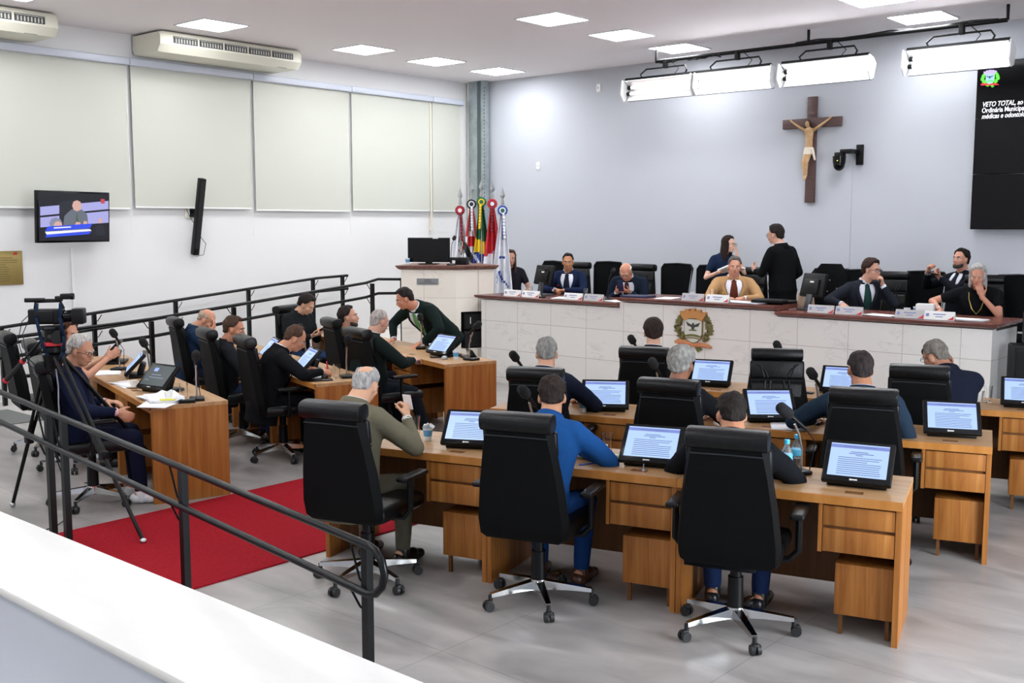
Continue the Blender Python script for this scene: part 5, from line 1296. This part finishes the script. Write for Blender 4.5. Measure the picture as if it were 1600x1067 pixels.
    if kind == 'jacket' and shirt:
        N = 12; rows = []
        for i in range(N + 1):
            u = i / N; s = .476 - .33 * u; hw = .50 * (1 - u) ** 1.25 + .03; rows.append([surf(s, hw * (1 - 2 * j / 6), .011 - .004 * u) for j in range(7)])
        strip(rows, 'shirt_front', shm, .003)
        if tie:
            rows = []
            for i in range(N + 1):
                u = i / N; s = .470 - .32 * u; hw = (.16 if i == 0 else .10 + .16 * u) * .9; rows.append([surf(s, hw, .014), surf(s, 0, .021), surf(s, -hw, .014)])
            strip(rows, 'tie', cloth('tie_' + tie[1:], tie, .6), .004)
            mb = MB(); mb.ell(surf(.470, 0, .016), (.017, .012, .017)); mb.build('tie_knot', cloth('tie_' + tie[1:], tie, .6), root)
        if lapel:
            for s_ in (-1, 1):
                rows = []
                for i in range(N + 1):
                    u = i / N; s = .480 - .335 * u; hw = .53 * (1 - u) ** 1.25 + .02; wd_ = .42 * math.sin(min(1, u * 1.5 + .12) * math.pi * .5) * (1 - u * .75)
                    rows.append([surf(s, s_ * -hw, .016), surf(s, s_ * -(hw + wd_ * .5), .022), surf(s, s_ * -(hw + wd_), .018)])
                strip(rows, 'lapel', tm, .004)
    cm = shm if (shirt and kind in ('jacket', 'sweater')) else tm
    if collar != 'none':
        B = tr(.49); c0 = NB + B @ Vector((0, .002, .006)); mb = MB(); kk = min(w, 1.1)
        a = mb.ring(c0 + B @ Vector((0, 0, -.02)), .068 * kk, .066 * kk, B, 24); b_ = mb.ring(c0 + B @ Vector((0, -.004, .036)), .066 * kk, .065 * kk, B, 24); mb.bridge(a, b_)
        o_ = mb.build('collar', cm, root, sharp=None, fixn=False); o_.modifiers.new('solid', 'SOLIDIFY').thickness = .005
        if kind == 'jacket':
            mb = MB(); a = mb.ring(c0 + B @ Vector((0, -.002, -.050)), .108 * kk, .100 * kk, B, 28); b_ = mb.ring(c0 + B @ Vector((0, -.010, .030)), .074 * kk, .073 * kk, B, 28)
            n_ = 28
            for i in range(n_):
                an_ = 360 * (i + .5) / n_
                if 55 < an_ < 125: continue
                mb.f([a[i], a[(i + 1) % n_], b_[(i + 1) % n_], b_[i]])
            o_ = mb.build('jacket_collar', tm, root, sharp=None, fixn=False); o_.modifiers.new('solid', 'SOLIDIFY').thickness = .006
    if cuff and sleeve == 'long' and shirt:
        for s_ in (-1, 1):
            el, wr, fd, pn, A = arms[s_]; d = (wr - el).normalized(); mb = MB(); mb.cyl(wr - d * .030, wr - d * .002, .034, .032, 16); mb.build('shirt_cuff', shm, root)
    if pin: mb = MB(); q = surf(.33, -.52 if pin[1] > 0 else .52, .02); mb.cyl(q, q + tr(.3) @ Vector((0, .006, 0)), .014, n=12); mb.build('lapel_pin', M('pin_' + pin[0][1:], pin[0], .3, .3), root)
    hc2 = '#' + ''.join('%02X' % min(255, int(int(hairc[k:k + 2], 16) * 1.35 + 6)) for k in (1, 3, 5))
    hm = M('hair_' + hairc[1:], hairc, .7, noise_=(hc2, 55, 4, (1, 1, .35)), bump=(130, .9, (1, 1, .3)), spec=.15)
    # --- face details
    for s_ in (-1, 1):
        mb = MB(); mb.mi = 0; mb.ell(H(s_ * .0305, .0745, .004), (.0135 * hs, .0095 * hs, .0075 * hs), HR, 12, 8); mb.mi = 1; mb.ell(H(s_ * .0305, .0815, .004), (.0058 * hs, .0045 * hs, .0058 * hs), HR, 10, 6)
        mb.build('eye', [M('eye_white', '#D9D4CE', .3), M('iris_dark', '#22150E', .2)], root)
        mb = MB(); mb.tube([H(s_ * .014, .0885, .022), H(s_ * .030, .0865, .028), H(s_ * .047, .074, .023)], .0038 * hs, 6); mb.build('eyebrow', hm, root)
    mb = MB(); mb.ell(H(0, .0885, -.0555), (.021 * hs, .006 * hs, .0052 * hs), HR, 14, 8); mb.build('lips', M('lips_' + skinc, '#A8615A', .5), root)
    if hair:
        st = {'bald': 'bald', 'crown': 'crown', 'thin': 'thin'}.get(hair, 'n'); fn = hairline_fn(st); mb = MB(); NU, NV = 56, 34; G = []
        for j in range(NV + 1):
            el = -90 + 180 * j / NV; row = []
            for i in range(NU):
                az = 2 * math.pi * i / NU; az = az if az <= math.pi else az - 2 * math.pi
                t = fn(az, el); d = Vector((-math.sin(az) * math.cos(R(el)), math.cos(az) * math.cos(R(el)), math.sin(R(el))))
                if el < 0:
                    k_ = math.cos(R(el * .5)) if el > -60 else math.cos(R(30)) * max(0, (el + 90) / 30)
                    p = Vector((-math.sin(az) * k_ * .074, math.cos(az) * k_ * .092 - .012, math.sin(R(el)) * .118 + .034))
                else: p = Vector((d.x * .075, d.y * .095 - .012, d.z * .089 + .034))
                if el < 0: d = Vector((-math.sin(az), math.cos(az), 0))
                nn = noise.noise(p * 60) * hair_noise + noise.noise(p * 25) * hair_noise * 1.6
                if hair in ('fringe',) and abs(az) < R(60): nn += .006 * max(0, 1 - abs(el - 35) / 25)
                vol = hair_t * (1 + .35 * max(0, d.z)) if hair not in ('bald',) else hair_t
                q = p + d * (-.024 + (vol + .024 + nn) * t)
                row.append(mb.v(HC + HR @ (q * hs)))
            G.append(row)
        for j in range(NV):
            for i in range(NU): mb.f([G[j][i], G[j][(i + 1) % NU], G[j + 1][(i + 1) % NU], G[j + 1][i]])
        bmesh.ops.remove_doubles(mb.bm, verts=mb.bm.verts[:], dist=1e-5)
        ho = mb.build('hair', hm, root, sharp=None)
        if hairlab: ho['label'] = hairlab
        if hair in ('long', 'bob'):
            g = MB(); Lh = .22 if hair == 'long' else .11
            for k in range(9):
                a = R(70 + k * 27.5); x, y = math.sin(a), math.cos(a)
                p0 = H(x * .062, y * .075 - .015, .03); p1 = H(x * .068, y * .078 - .02, -.06); p2 = p1 + Vector((0, 0, -Lh + .06)) + HR @ Vector((x * .012, -.02, 0))
                g.cap(p0, p1, .026, .026); g.cap(p1, p2, .026, .016)
            remesh(g, 'long_hair', hm, root, .010, 3, .003)
        if hair == 'curly':
            g = MB(); random.seed(5)
            for k in range(46):
                a = R(random.uniform(60, 300)); z = random.uniform(-.13, .10); rr = .085
                g.ell(H(math.sin(a) * rr, math.cos(a) * rr - .02, z), random.uniform(.022, .034), None, 8, 6)
            remesh(g, 'curls', hm, root, .011, 1, .004)
        if hair == 'pony':
            g = MB(); g.cap(H(0, -.10, .04), H(0, -.12, -.05), .028, .03); g.cap(H(0, -.12, -.05), H(0, -.11, -.2), .03, .014); remesh(g, 'ponytail', hm, root, .010, 2, .003)
    if beard:
        g = MB(); bm_ = M('hair_' + beard[1:], beard, .7, bump=(150, .6, (1, 1, 1)))
        for k in range(13):
            a = R(-78 + k * 13); x, y = math.sin(a), math.cos(a); g.ell(H(x * .054, .012 + y * .058, -.058 - .034 * max(0, math.cos(a))), (.016, .014, .024), None, 8, 6)
        for k in range(5): g.ell(H((k - 2) * .012, .086 - abs(k - 2) * .004, -.043), (.009, .007, .005), None, 8, 6)
        remesh(g, 'beard', bm_, root, .006, 2, .001)
    if glasses:
        gm = M('glasses_' + glasses[1:], glasses, .3); mb = MB()
        for s_ in (-1, 1):
            c = H(s_ * .033, .096, .003); pts = []
            for k in range(16): a = 2 * math.pi * k / 16; pts.append(c + HR @ Vector((math.cos(a) * .0235, 0, math.copysign(abs(math.sin(a)) ** .8, math.sin(a)) * .0165)))
            mb.tube(pts, .0020, 6, closed=True); mb.tube([H(s_ * .056, .093, .008), H(s_ * .074, .05, .008), H(s_ * .078, -.005, .006)], .0020, 6)
        mb.tube([H(-.010, .098, .006), H(.010, .098, .006)], .0018, 6); mb.build('glasses', gm, root)
    info = dict(root=root, H=H, surf=surf, arms=arms, sp=sp, tr=tr, HR=HR, HC=HC, lg=lg)
    return info
def prop(name, lab, cat, info, builder, g=None):
    """an object held by a person: stands at top level in that person's frame"""
    mb = MB(); mats_ = builder(mb); r = info['root']; o_ = mb.build(name, mats_, None, r.location, r.rotation_euler.z); tag(o_, lab, cat, g); return o_
def desk_hands(y=.40, x=.14, z=.795, curl=.5):
    return dict(L=dict(w=(-x, y, z), f=(.35, 1, -.05), n=(.1, 0, -1), curl=curl), Rr=dict(w=(x, y, z), f=(-.35, 1, -.05), n=(-.1, 0, -1), curl=curl))
def pv(x, y, rz, back=.12):   # pelvis point behind chair hub
    a = R(rz); return (x + math.sin(a) * back, y - math.cos(a) * back, 0)
# ---- right-hand block
p = person('person in an olive grey suit with bald crown, holding a paper near the face', pv(-4.80, 3.96, 14, -.02), 14, '#D2A283', lean=9, curve=.07, w=1.08, belly=.04, head=(4, 24, 4), hair='crown', hairc='#8A8886', hair_t=.005,
           top=('#6B6655', 'jacket'), bottom='#5E5A4C', shirt='#D8D8D4', L=dict(w=(-.16, .36, .80)), Rr=dict(w=(.20, .40, .93), f=(-.25, .35, .9), n=(-.8, .1, .2), pole=(.7, -.3, -.7), curl=.9), legs=((-.12, .42, .09), (.16, .40, .09)))
prop('paper_slip', 'small white slip in the raised hand of the man in olive grey', 'paper', p, lambda mb: (mb.box((.17, .46, 1.02), (.06, .002, .10), rot('X', .3)), PAPER)[1])
person('person in a bright royal blue suit, seen from behind, leaning on the desk', pv(-3.69, 4.44, 17, .02), 17, '#C08C6C', lean=18, curve=.08, head=(22, 16, 0), hair='short', hairc='#231C19', hair_t=.012, w=1.02,
       top=('#1D4C86', 'jacket'), bottom='#1B3C70', shirt='#E3E6EE', shoes='#4A2A1A', L=dict(w=(-.12, .44, .80), f=(.5, .9, 0), pole=(-1, -.1, -.4)), Rr=dict(w=(.10, .44, .80), f=(-.7, .7, 0), pole=(1, -.1, -.4)))
person('person with short dark hair in black clothes, seen from behind at the nearest desk', pv(-2.69, 4.76, 18, .02), 18, '#B98263', hz=.545, lean=18, curve=.08, head=(22, 20, 0), hair='short', hairc='#1F1A18', hair_t=.010, w=1.06,
       top=('#131518', 'jacket'), bottom='#1C2A4C', shirt=None, shoes='#1A1A1E', L=dict(w=(-.12, .44, .80), f=(.5, .9, 0), pole=(-1, -.1, -.4)), Rr=dict(w=(.08, .44, .80), f=(-.7, .7, 0), pole=(1, 0, -.4)))
person('person with short grey hair, navy suit, back turned, aisle end of the middle row', pv(-4.82, 5.86, 18, .04), 18, '#C8967A', lean=7, curve=.06, head=(20, 14, 0), hair='short', hairc='#6E6C68', hair_t=.010, w=1.05,
       top=('#1B2030', 'jacket'), bottom='#191C26', shirt='#D9DCE4', L=dict(w=(-.16, .42, .80)), Rr=dict(w=(.16, .42, .80), f=(-.5, .8, 0), pole=(1, -.1, -.5)))
person('person with curly salt-and-pepper hair in black, back turned, in the middle row', pv(-3.74, 5.93, 14, .06), 14, '#8A5E48', lean=6, curve=.05, head=(-2, 8, 0), hair='short', hairc='#75736F', hair_t=.020, hair_noise=.007,
       top=('#141518', 'jacket'), bottom='#16181C', shirt=None, L=dict(w=(-.16, .42, .80)), Rr=dict(w=(.18, .42, .80), pole=(1, -.1, -.5)))
person('person in a dark blue checked jacket, back turned, one hand on the desk', pv(-2.70, 6.50, 22, .04), 22, '#A87458', lean=8, curve=.05, head=(14, 8, 0), hair='short', hairc='#262020', hair_t=.010, w=1.08,
       top=('#22303F', 'jacket'), bottom='#20242C', shirt='#C8D0DC', L=dict(w=(-.30, .36, .80), f=(-.1, .9, 0), pole=(-1, -.2, -.5)), Rr=dict(w=(.16, .42, .80)))
person('person with thick dark brown hair, back turned, back row left of the coat of arms', pv(-4.98, 7.52, 20, .0), 20, '#CFA085', lean=4, curve=.04, head=(18, 6, 0), hair='short', hairc='#241B18', hair_t=.018, hair_noise=.002,
       top=('#1A1D26', 'jacket'), bottom='#1A1C22', shirt='#DCDCE2', L=dict(w=(-.16, .42, .80)), Rr=dict(w=(.16, .42, .80)))
p = person('person with glasses and cropped grey hair in navy, pressing a phone to the ear', pv(-2.63, 7.92, 30, .02), 26, '#A87860', lean=16, curve=.08, head=(52, 22, -6), hair='short', hairc='#5B5650', hair_t=.008, w=1.08,
       top=('#191E2C', 'jacket'), bottom='#1A1C24', shirt='#C9B28E', glasses='#202225', L=dict(w=(-.16, .40, .80)), Rr=dict(wh=(.125, -.01, -.115), fh=(-.15, .0, 1), nh=(-1, 0, -.1), pole=(.6, .2, -1), curl=.45))
# ---- left-hand block
person('person with grey hair and black-framed glasses in a navy sweater, sitting sideways', pv(-7.60, 3.86, -22, .13), -24, '#C58F72', lean=-1, side=0, twist=-6, curve=.02, head=(-36, 14, 0), hair='short', hairc='#A5A19B', hair_t=.009, w=1.08, belly=.05,
       top=('#161D33', 'sweater'), bottom='#14182A', shirt='#E3B9BE', glasses='#16181C', L=dict(w=(-.20, .26, .74)), Rr=dict(w=(.27, .30, .735), f=(-.1, .9, -.45), n=(-.9, 0, -.2), pole=(.8, -.5, -.5), curl=.35), legs=((-.10, .44, .09), (.16, .46, .09)), shoes='#DADADC')
person('person with curly brown hair holding a phone, behind the video camera', pv(-8.86, 4.36, -20, .14), -24, '#C18A70', lean=2, curve=.02, head=(-36, 10, 0), hair='curly', hairc='#3A241B', hair_t=.018, hair_noise=.006, w=.92,
       top=('#1E1F26', 'blouse'), bottom='#1E2028', shirt=None, sleeve='short', collar='none', L=dict(w=(.02, .42, .96), f=(.3, .8, .4), n=(.9, -.3, 0)), Rr=dict(w=(.12, .42, .96), f=(-.1, .8, .5), n=(-.9, 0, .1), curl=.6))
p = person('person with bald head bowed, hiding the forehead in one hand, navy suit', pv(-9.95, 6.32, -24, .14), -26, '#C98F73', hz=.53, lean=6, curve=.05, head=(-26, 34, 0), hair='bald', hairc='#8A7A6C', hair_t=.004, w=1.06,
       top=('#1F3048', 'jacket'), bottom='#1D2436', shirt='#6E8A6A', L=dict(w=(-.05, .32, .80)), Rr=dict(wh=(.075, .125, -.075), fh=(-.35, -.10, .9), nh=(-.3, -1, .1), pole=(.5, .5, -.9), curl=.35))
person('person with brown hair in profile, black shirt, at the middle left desk', pv(-8.68, 5.95, -22, .16), -24, '#C98B6E', hz=.50, lean=1, curve=.02, head=(-28, 10, 0), hair='short', hairc='#3A2A20', hair_t=.014, w=1.02,
       top=('#202226', 'shirt'), bottom='#2A3450', shirt=None, L=dict(w=(-.14, .36, .80)), Rr=dict(w=(.16, .34, .80), pole=(.6, -.5, -.6)))
p = person('person in a black suit bent over the desk, writing with a red pen', pv(-7.84, 5.76, -22, .12), -24, '#C58A6C', hz=.53, lean=12, curve=.07, head=(-14, 30, 0), hair='thin', hairc='#3F2E24', hair_t=.010, w=1.08,
       top=('#131417', 'jacket'), bottom='#15161A', shirt='#E8E8EA', glasses='#8A8A8A', L=dict(w=(-.05, .40, .80), f=(.6, .7, 0)), Rr=dict(w=(.26, .46, .80), f=(-.2, 1, -.1), n=(-.7, .2, -.6), pole=(1, -.3, -.3), curl=.85))
prop('pen', 'red pen held by the man in the black suit', 'pen', p, lambda mb: (mb.cyl((.22, .54, .76), (.25, .51, .89), .006, n=10), M('pen_red', '#C22A3C', .4))[1])
p = person('person with thick black fringe looking down at a phone, dark shirt and jeans', pv(-10.29, 7.92, -80, .10), -80, '#D0A084', lean=4, curve=.04, head=(12, 30, 0), hair='fringe', hairc='#1C1715', hair_t=.024, hair_noise=.004, w=1.05,
       top=('#1D2023', 'shirt'), bottom='#2F4468', shirt=None, L=dict(w=(-.07, .32, .80), f=(.6, .8, .2), n=(.2, -.3, 1), curl=.7), Rr=dict(w=(.09, .34, .79), f=(-.5, .8, .2), n=(-.2, -.3, 1), curl=.7))
prop('phone', 'black phone in both hands of the young man with the fringe', 'phone', p, lambda mb: (mb.box((.01, .43, .86), (.075, .15, .010), rot('X', .5), bev=.003), BGLOSS)[1])
person('person with dark hair and trimmed beard leaning back, face in profile', pv(-8.58, 7.39, -26, .14), -30, '#C8937A', hz=.50, lean=-6, curve=.02, head=(-20, -10, 0), hair='short', hairc='#1E1816', hair_t=.014, beard='#2B201B', w=1.02,
       top=('#1C1E24', 'jacket'), bottom='#1B1D24', shirt='#D8DAE0', L=dict(w=(-.16, .34, .78)), Rr=dict(w=(.16, .34, .78)))
person('person in a dark green suit with cropped balding head, seen from behind', pv(-7.68, 6.80, -14, .12), -14, '#C79883', lean=4, curve=.05, head=(4, 10, 0), hair='short', hairc='#8D8580', hair_t=.0035, hair_noise=.001, w=1.12, belly=.05,
       top=('#17211F', 'jacket'), bottom='#141A20', shirt='#CFCFCF', L=dict(w=(-.16, .40, .80)), Rr=dict(w=(.18, .44, .80), pole=(.9, -.2, -.5)), legs=((-.10, .40, .09), (.30, .52, .09)))
person('person in a dark green suit and green tie leaning forward on the back left desk', (-8.70, 8.72, 0), 178, '#C08368', hz=.88, lean=46, curve=.06, head=(-32, 20, 0), hair='short', hairc='#1D1817', hair_t=.014, w=1.10, belly=.03, stand=True,
       top=('#16211F', 'jacket'), bottom='#151C20', shirt='#DDE2EA', tie='#5F8F5E', L=dict(w=(-.24, .52, .80), f=(0, .9, -.2), n=(0, 0, -1), pole=(-.8, -.3, .2), curl=.2), Rr=dict(w=(.26, .50, .80), f=(0, .9, -.2), n=(0, 0, -1), pole=(.8, -.3, .2), curl=.2), legs=((-.14, -.06, .09), (.14, -.10, .09)))
# ---- people on the dais (floor raised)
def dz(x, y): return (x, y, ZD)
person('person in a navy suit and dark tie, facing the viewer, left on the podium', dz(-9.09, 11.69), 200, '#B9825F', lean=10, curve=.04, head=(14, 4, 0), hair='short', hairc='#191514', hair_t=.008, w=1.04,
       top=('#18233E', 'jacket'), bottom='#161C30', shirt='#E6E9F2', tie='#1E2436', pin=('#C0392B', 1), L=dict(w=(-.05, .42, .80), f=(.8, .5, 0), n=(0, .2, -1), pole=(-1, -.1, -.4), curl=.7), Rr=dict(w=(.10, .40, .80), f=(-.7, .6, .1), n=(0, .2, -1), pole=(1, -.1, -.4), curl=.8))
p = person('person with bald head and glasses reading a phone at the podium', dz(-8.05, 11.72), 196, '#C98D72', lean=22, curve=.08, head=(6, 30, 0), hair='bald', hairc='#B8AFA6', hair_t=.004, w=1.10, belly=.05, glasses='#5A4A40',
       top=('#1A2230', 'jacket'), bottom='#181C26', shirt='#DFE3EC', tie='#3A2C30', pin=('#E8E8EA', -1), L=dict(w=(-.08, .40, .82), f=(.7, .6, .2), n=(.3, -.3, .8), curl=.7), Rr=dict(w=(.10, .40, .82), f=(-.7, .6, .2), n=(-.3, -.3, .8), curl=.7))
prop('phone', 'dark blue phone held upright by the bald man with glasses', 'phone', p, lambda mb: (mb.box((.02, .49, .90), (.075, .010, .15), rot('X', -.4), bev=.003), M('phone_blue', '#1E2C50', .2))[1])
p = person('person standing with long dark hair, navy top and glasses, hand at the mouth', dz(-7.10, 12.38), 243, '#D8AC96', hz=.84, stand=True, lean=0, curve=.02, head=(28, 2, 0), hair='long', hairc='#1F1613', hair_t=.014, hair_noise=.001, w=.82, sc=.94,
       top=('#19253C', 'blouse'), bottom='#17181C', shirt=None, sleeve='short', collar='none', glasses='#6A5A50', L=dict(wh=(-.045, .115, -.17), fh=(.12, -.05, 1), nh=(.2, -1, 0), pole=(-.5, .2, -1), curl=.15), Rr=dict(w=(.22, .26, 1.08), f=(-.5, .8, 0), n=(0, .1, 1), pole=(.6, -.3, -1), curl=.4))
prop('paper_stack', 'sheaf of white papers in the hand of the standing woman', 'papers', p, lambda mb: (mb.box((.10, .36, 1.12), (.30, .20, .02), Euler((.35, -.15, .2)).to_matrix()), PAPER)[1])
person('person in a tan suit with brown tie, hands joined, facing the viewer', dz(-6.46, 11.53), 212, '#CB937A', lean=6, curve=.03, head=(2, 4, 0), hair='short', hairc='#4E4A48', hair_t=.012, w=1.10,
       top=('#B08B62', 'jacket'), bottom='#A07C56', shirt='#E9EAF2', tie='#5A2C20', pin=('#E2C25A', 1), L=dict(w=(-.10, .42, .82), f=(.75, .5, 0), n=(0, -.2, -1), pole=(-1, 0, -.5), curl=.8), Rr=dict(w=(.10, .42, .82), f=(-.75, .5, 0), n=(0, -.2, -1), pole=(1, 0, -.5), curl=.8))
person('person standing in a black suit, back to the viewer, talking to the woman', dz(-6.14, 12.19), 78, '#C99A84', hz=.94, stand=True, lean=2, curve=.03, head=(16, 4, 0), hair='short', hairc='#1D1716', hair_t=.020, hair_noise=.005, w=1.06,
       top=('#101113', 'jacket'), bottom='#121316', shirt='#D6D8E4', glasses='#3A3A3C', L=dict(w=(-.12, .34, 1.10), f=(.2, .7, .6), n=(.8, 0, .3), pole=(-.6, -.4, -1), curl=.4), Rr=dict(w=(.22, .16, .92), pole=(.5, -.6, -1)))
person('person with brown hair and glasses in a dark suit, fist held before the mouth', dz(-4.86, 11.60), 222, '#CE9C86', lean=4, curve=.04, head=(38, 4, 0), hair='fringe', hairc='#2E211C', hair_t=.020, hair_noise=.005, w=.98,
       top=('#23262E', 'jacket'), bottom='#20232A', shirt='#DADDE6', tie='#23403E', glasses='#1C1E22', L=dict(wh=(-.05, .125, -.16), fh=(.25, .0, .9), nh=(.5, -.8, .1), pole=(-.6, .3, -1), curl=.8), Rr=dict(w=(.34, .36, .82), f=(.2, .9, 0), pole=(1, -.2, -.4)))
p = person('person with full dark beard in a black suit looking up, phone in hand', dz(-4.08, 12.49), 150, '#C48E78', hz=.66, lean=-4, curve=.01, head=(10, -8, 0), hair='short', hairc='#17130F', hair_t=.014, beard='#1D1713', w=1.02,
       top=('#15171E', 'jacket'), bottom='#15171C', shirt='#DADDE8', tie='#20242E', L=dict(w=(.03, .26, 1.08), f=(.3, .3, .4), n=(.3, -.2, .9), pole=(-1, 0, -.6), curl=.7), Rr=dict(w=(.22, .28, 1.14), f=(-.3, .1, .9), n=(-.8, -.3, 0), pole=(1, 0, -.8), curl=.8))
prop('phone', 'black phone in the hand of the bearded man on the dais', 'phone', p, lambda mb: (mb.box((.07, .34, 1.14), (.13, .07, .012), rot('Y', -.2), bev=.003), BGLOSS)[1])
p = person('person with shoulder-length grey hair in a black blouse, chin on one hand', dz(-3.60, 11.62), 190, '#C68C74', lean=10, curve=.05, head=(2, 12, 0), hair='bob', hairc='#8F8D8A', hair_t=.016, hair_noise=.002, w=.98,
       top=('#121316', 'blouse'), bottom='#15161A', shirt=None, sleeve='short', collar='none', L=dict(wh=(-.055, .105, -.19), fh=(.22, -.05, .9), nh=(.3, -.9, .1), pole=(-.4, .7, -1), curl=.7), Rr=dict(w=(.32, .36, .80), f=(.1, .9, -.1), pole=(1, -.1, -.2)))
r = p['root']
mb = MB(); pts = [p['surf'](.46, .5, .012), p['surf'](.40, .32, .012), p['surf'](.30, .16, .014), p['surf'](.24, 0, .016), p['surf'](.30, -.16, .014), p['surf'](.40, -.32, .012), p['surf'](.46, -.5, .012)]; mb.tube(pts, .005, 6); mb.build('necklace', M('gold', '#B9A25A', .3, .8), r)
el, wr = p['arms'][1][0], p['arms'][1][1]; d = (wr - el).normalized(); mb = MB(); B = frame(d); q = wr - d * .03; mb.tube([q + B @ Vector((math.cos(a * .524) * .031, math.sin(a * .524) * .031, 0)) for a in range(12)], .004, 6, closed=True); mb.build('bracelet', SILVER, r)
person('person half hidden behind the rightmost flag, long brown hair', dz(-10.49, 12.01), 215, '#CF9A80', lean=4, curve=.03, head=(10, 4, 0), hair='long', hairc='#3C2A22', hair_t=.014, w=.90,
       top=('#24222A', 'blouse'), bottom='#1A1B20', shirt=None, sleeve='short', collar='none')
# tidy: nothing may stay unparented without being a thing, part or structure
for ob in bpy.data.objects:
    if ob.type == 'MESH' and ob.parent is None and 'label' not in ob and 'kind' not in ob: print('UNTAGGED', ob.name)
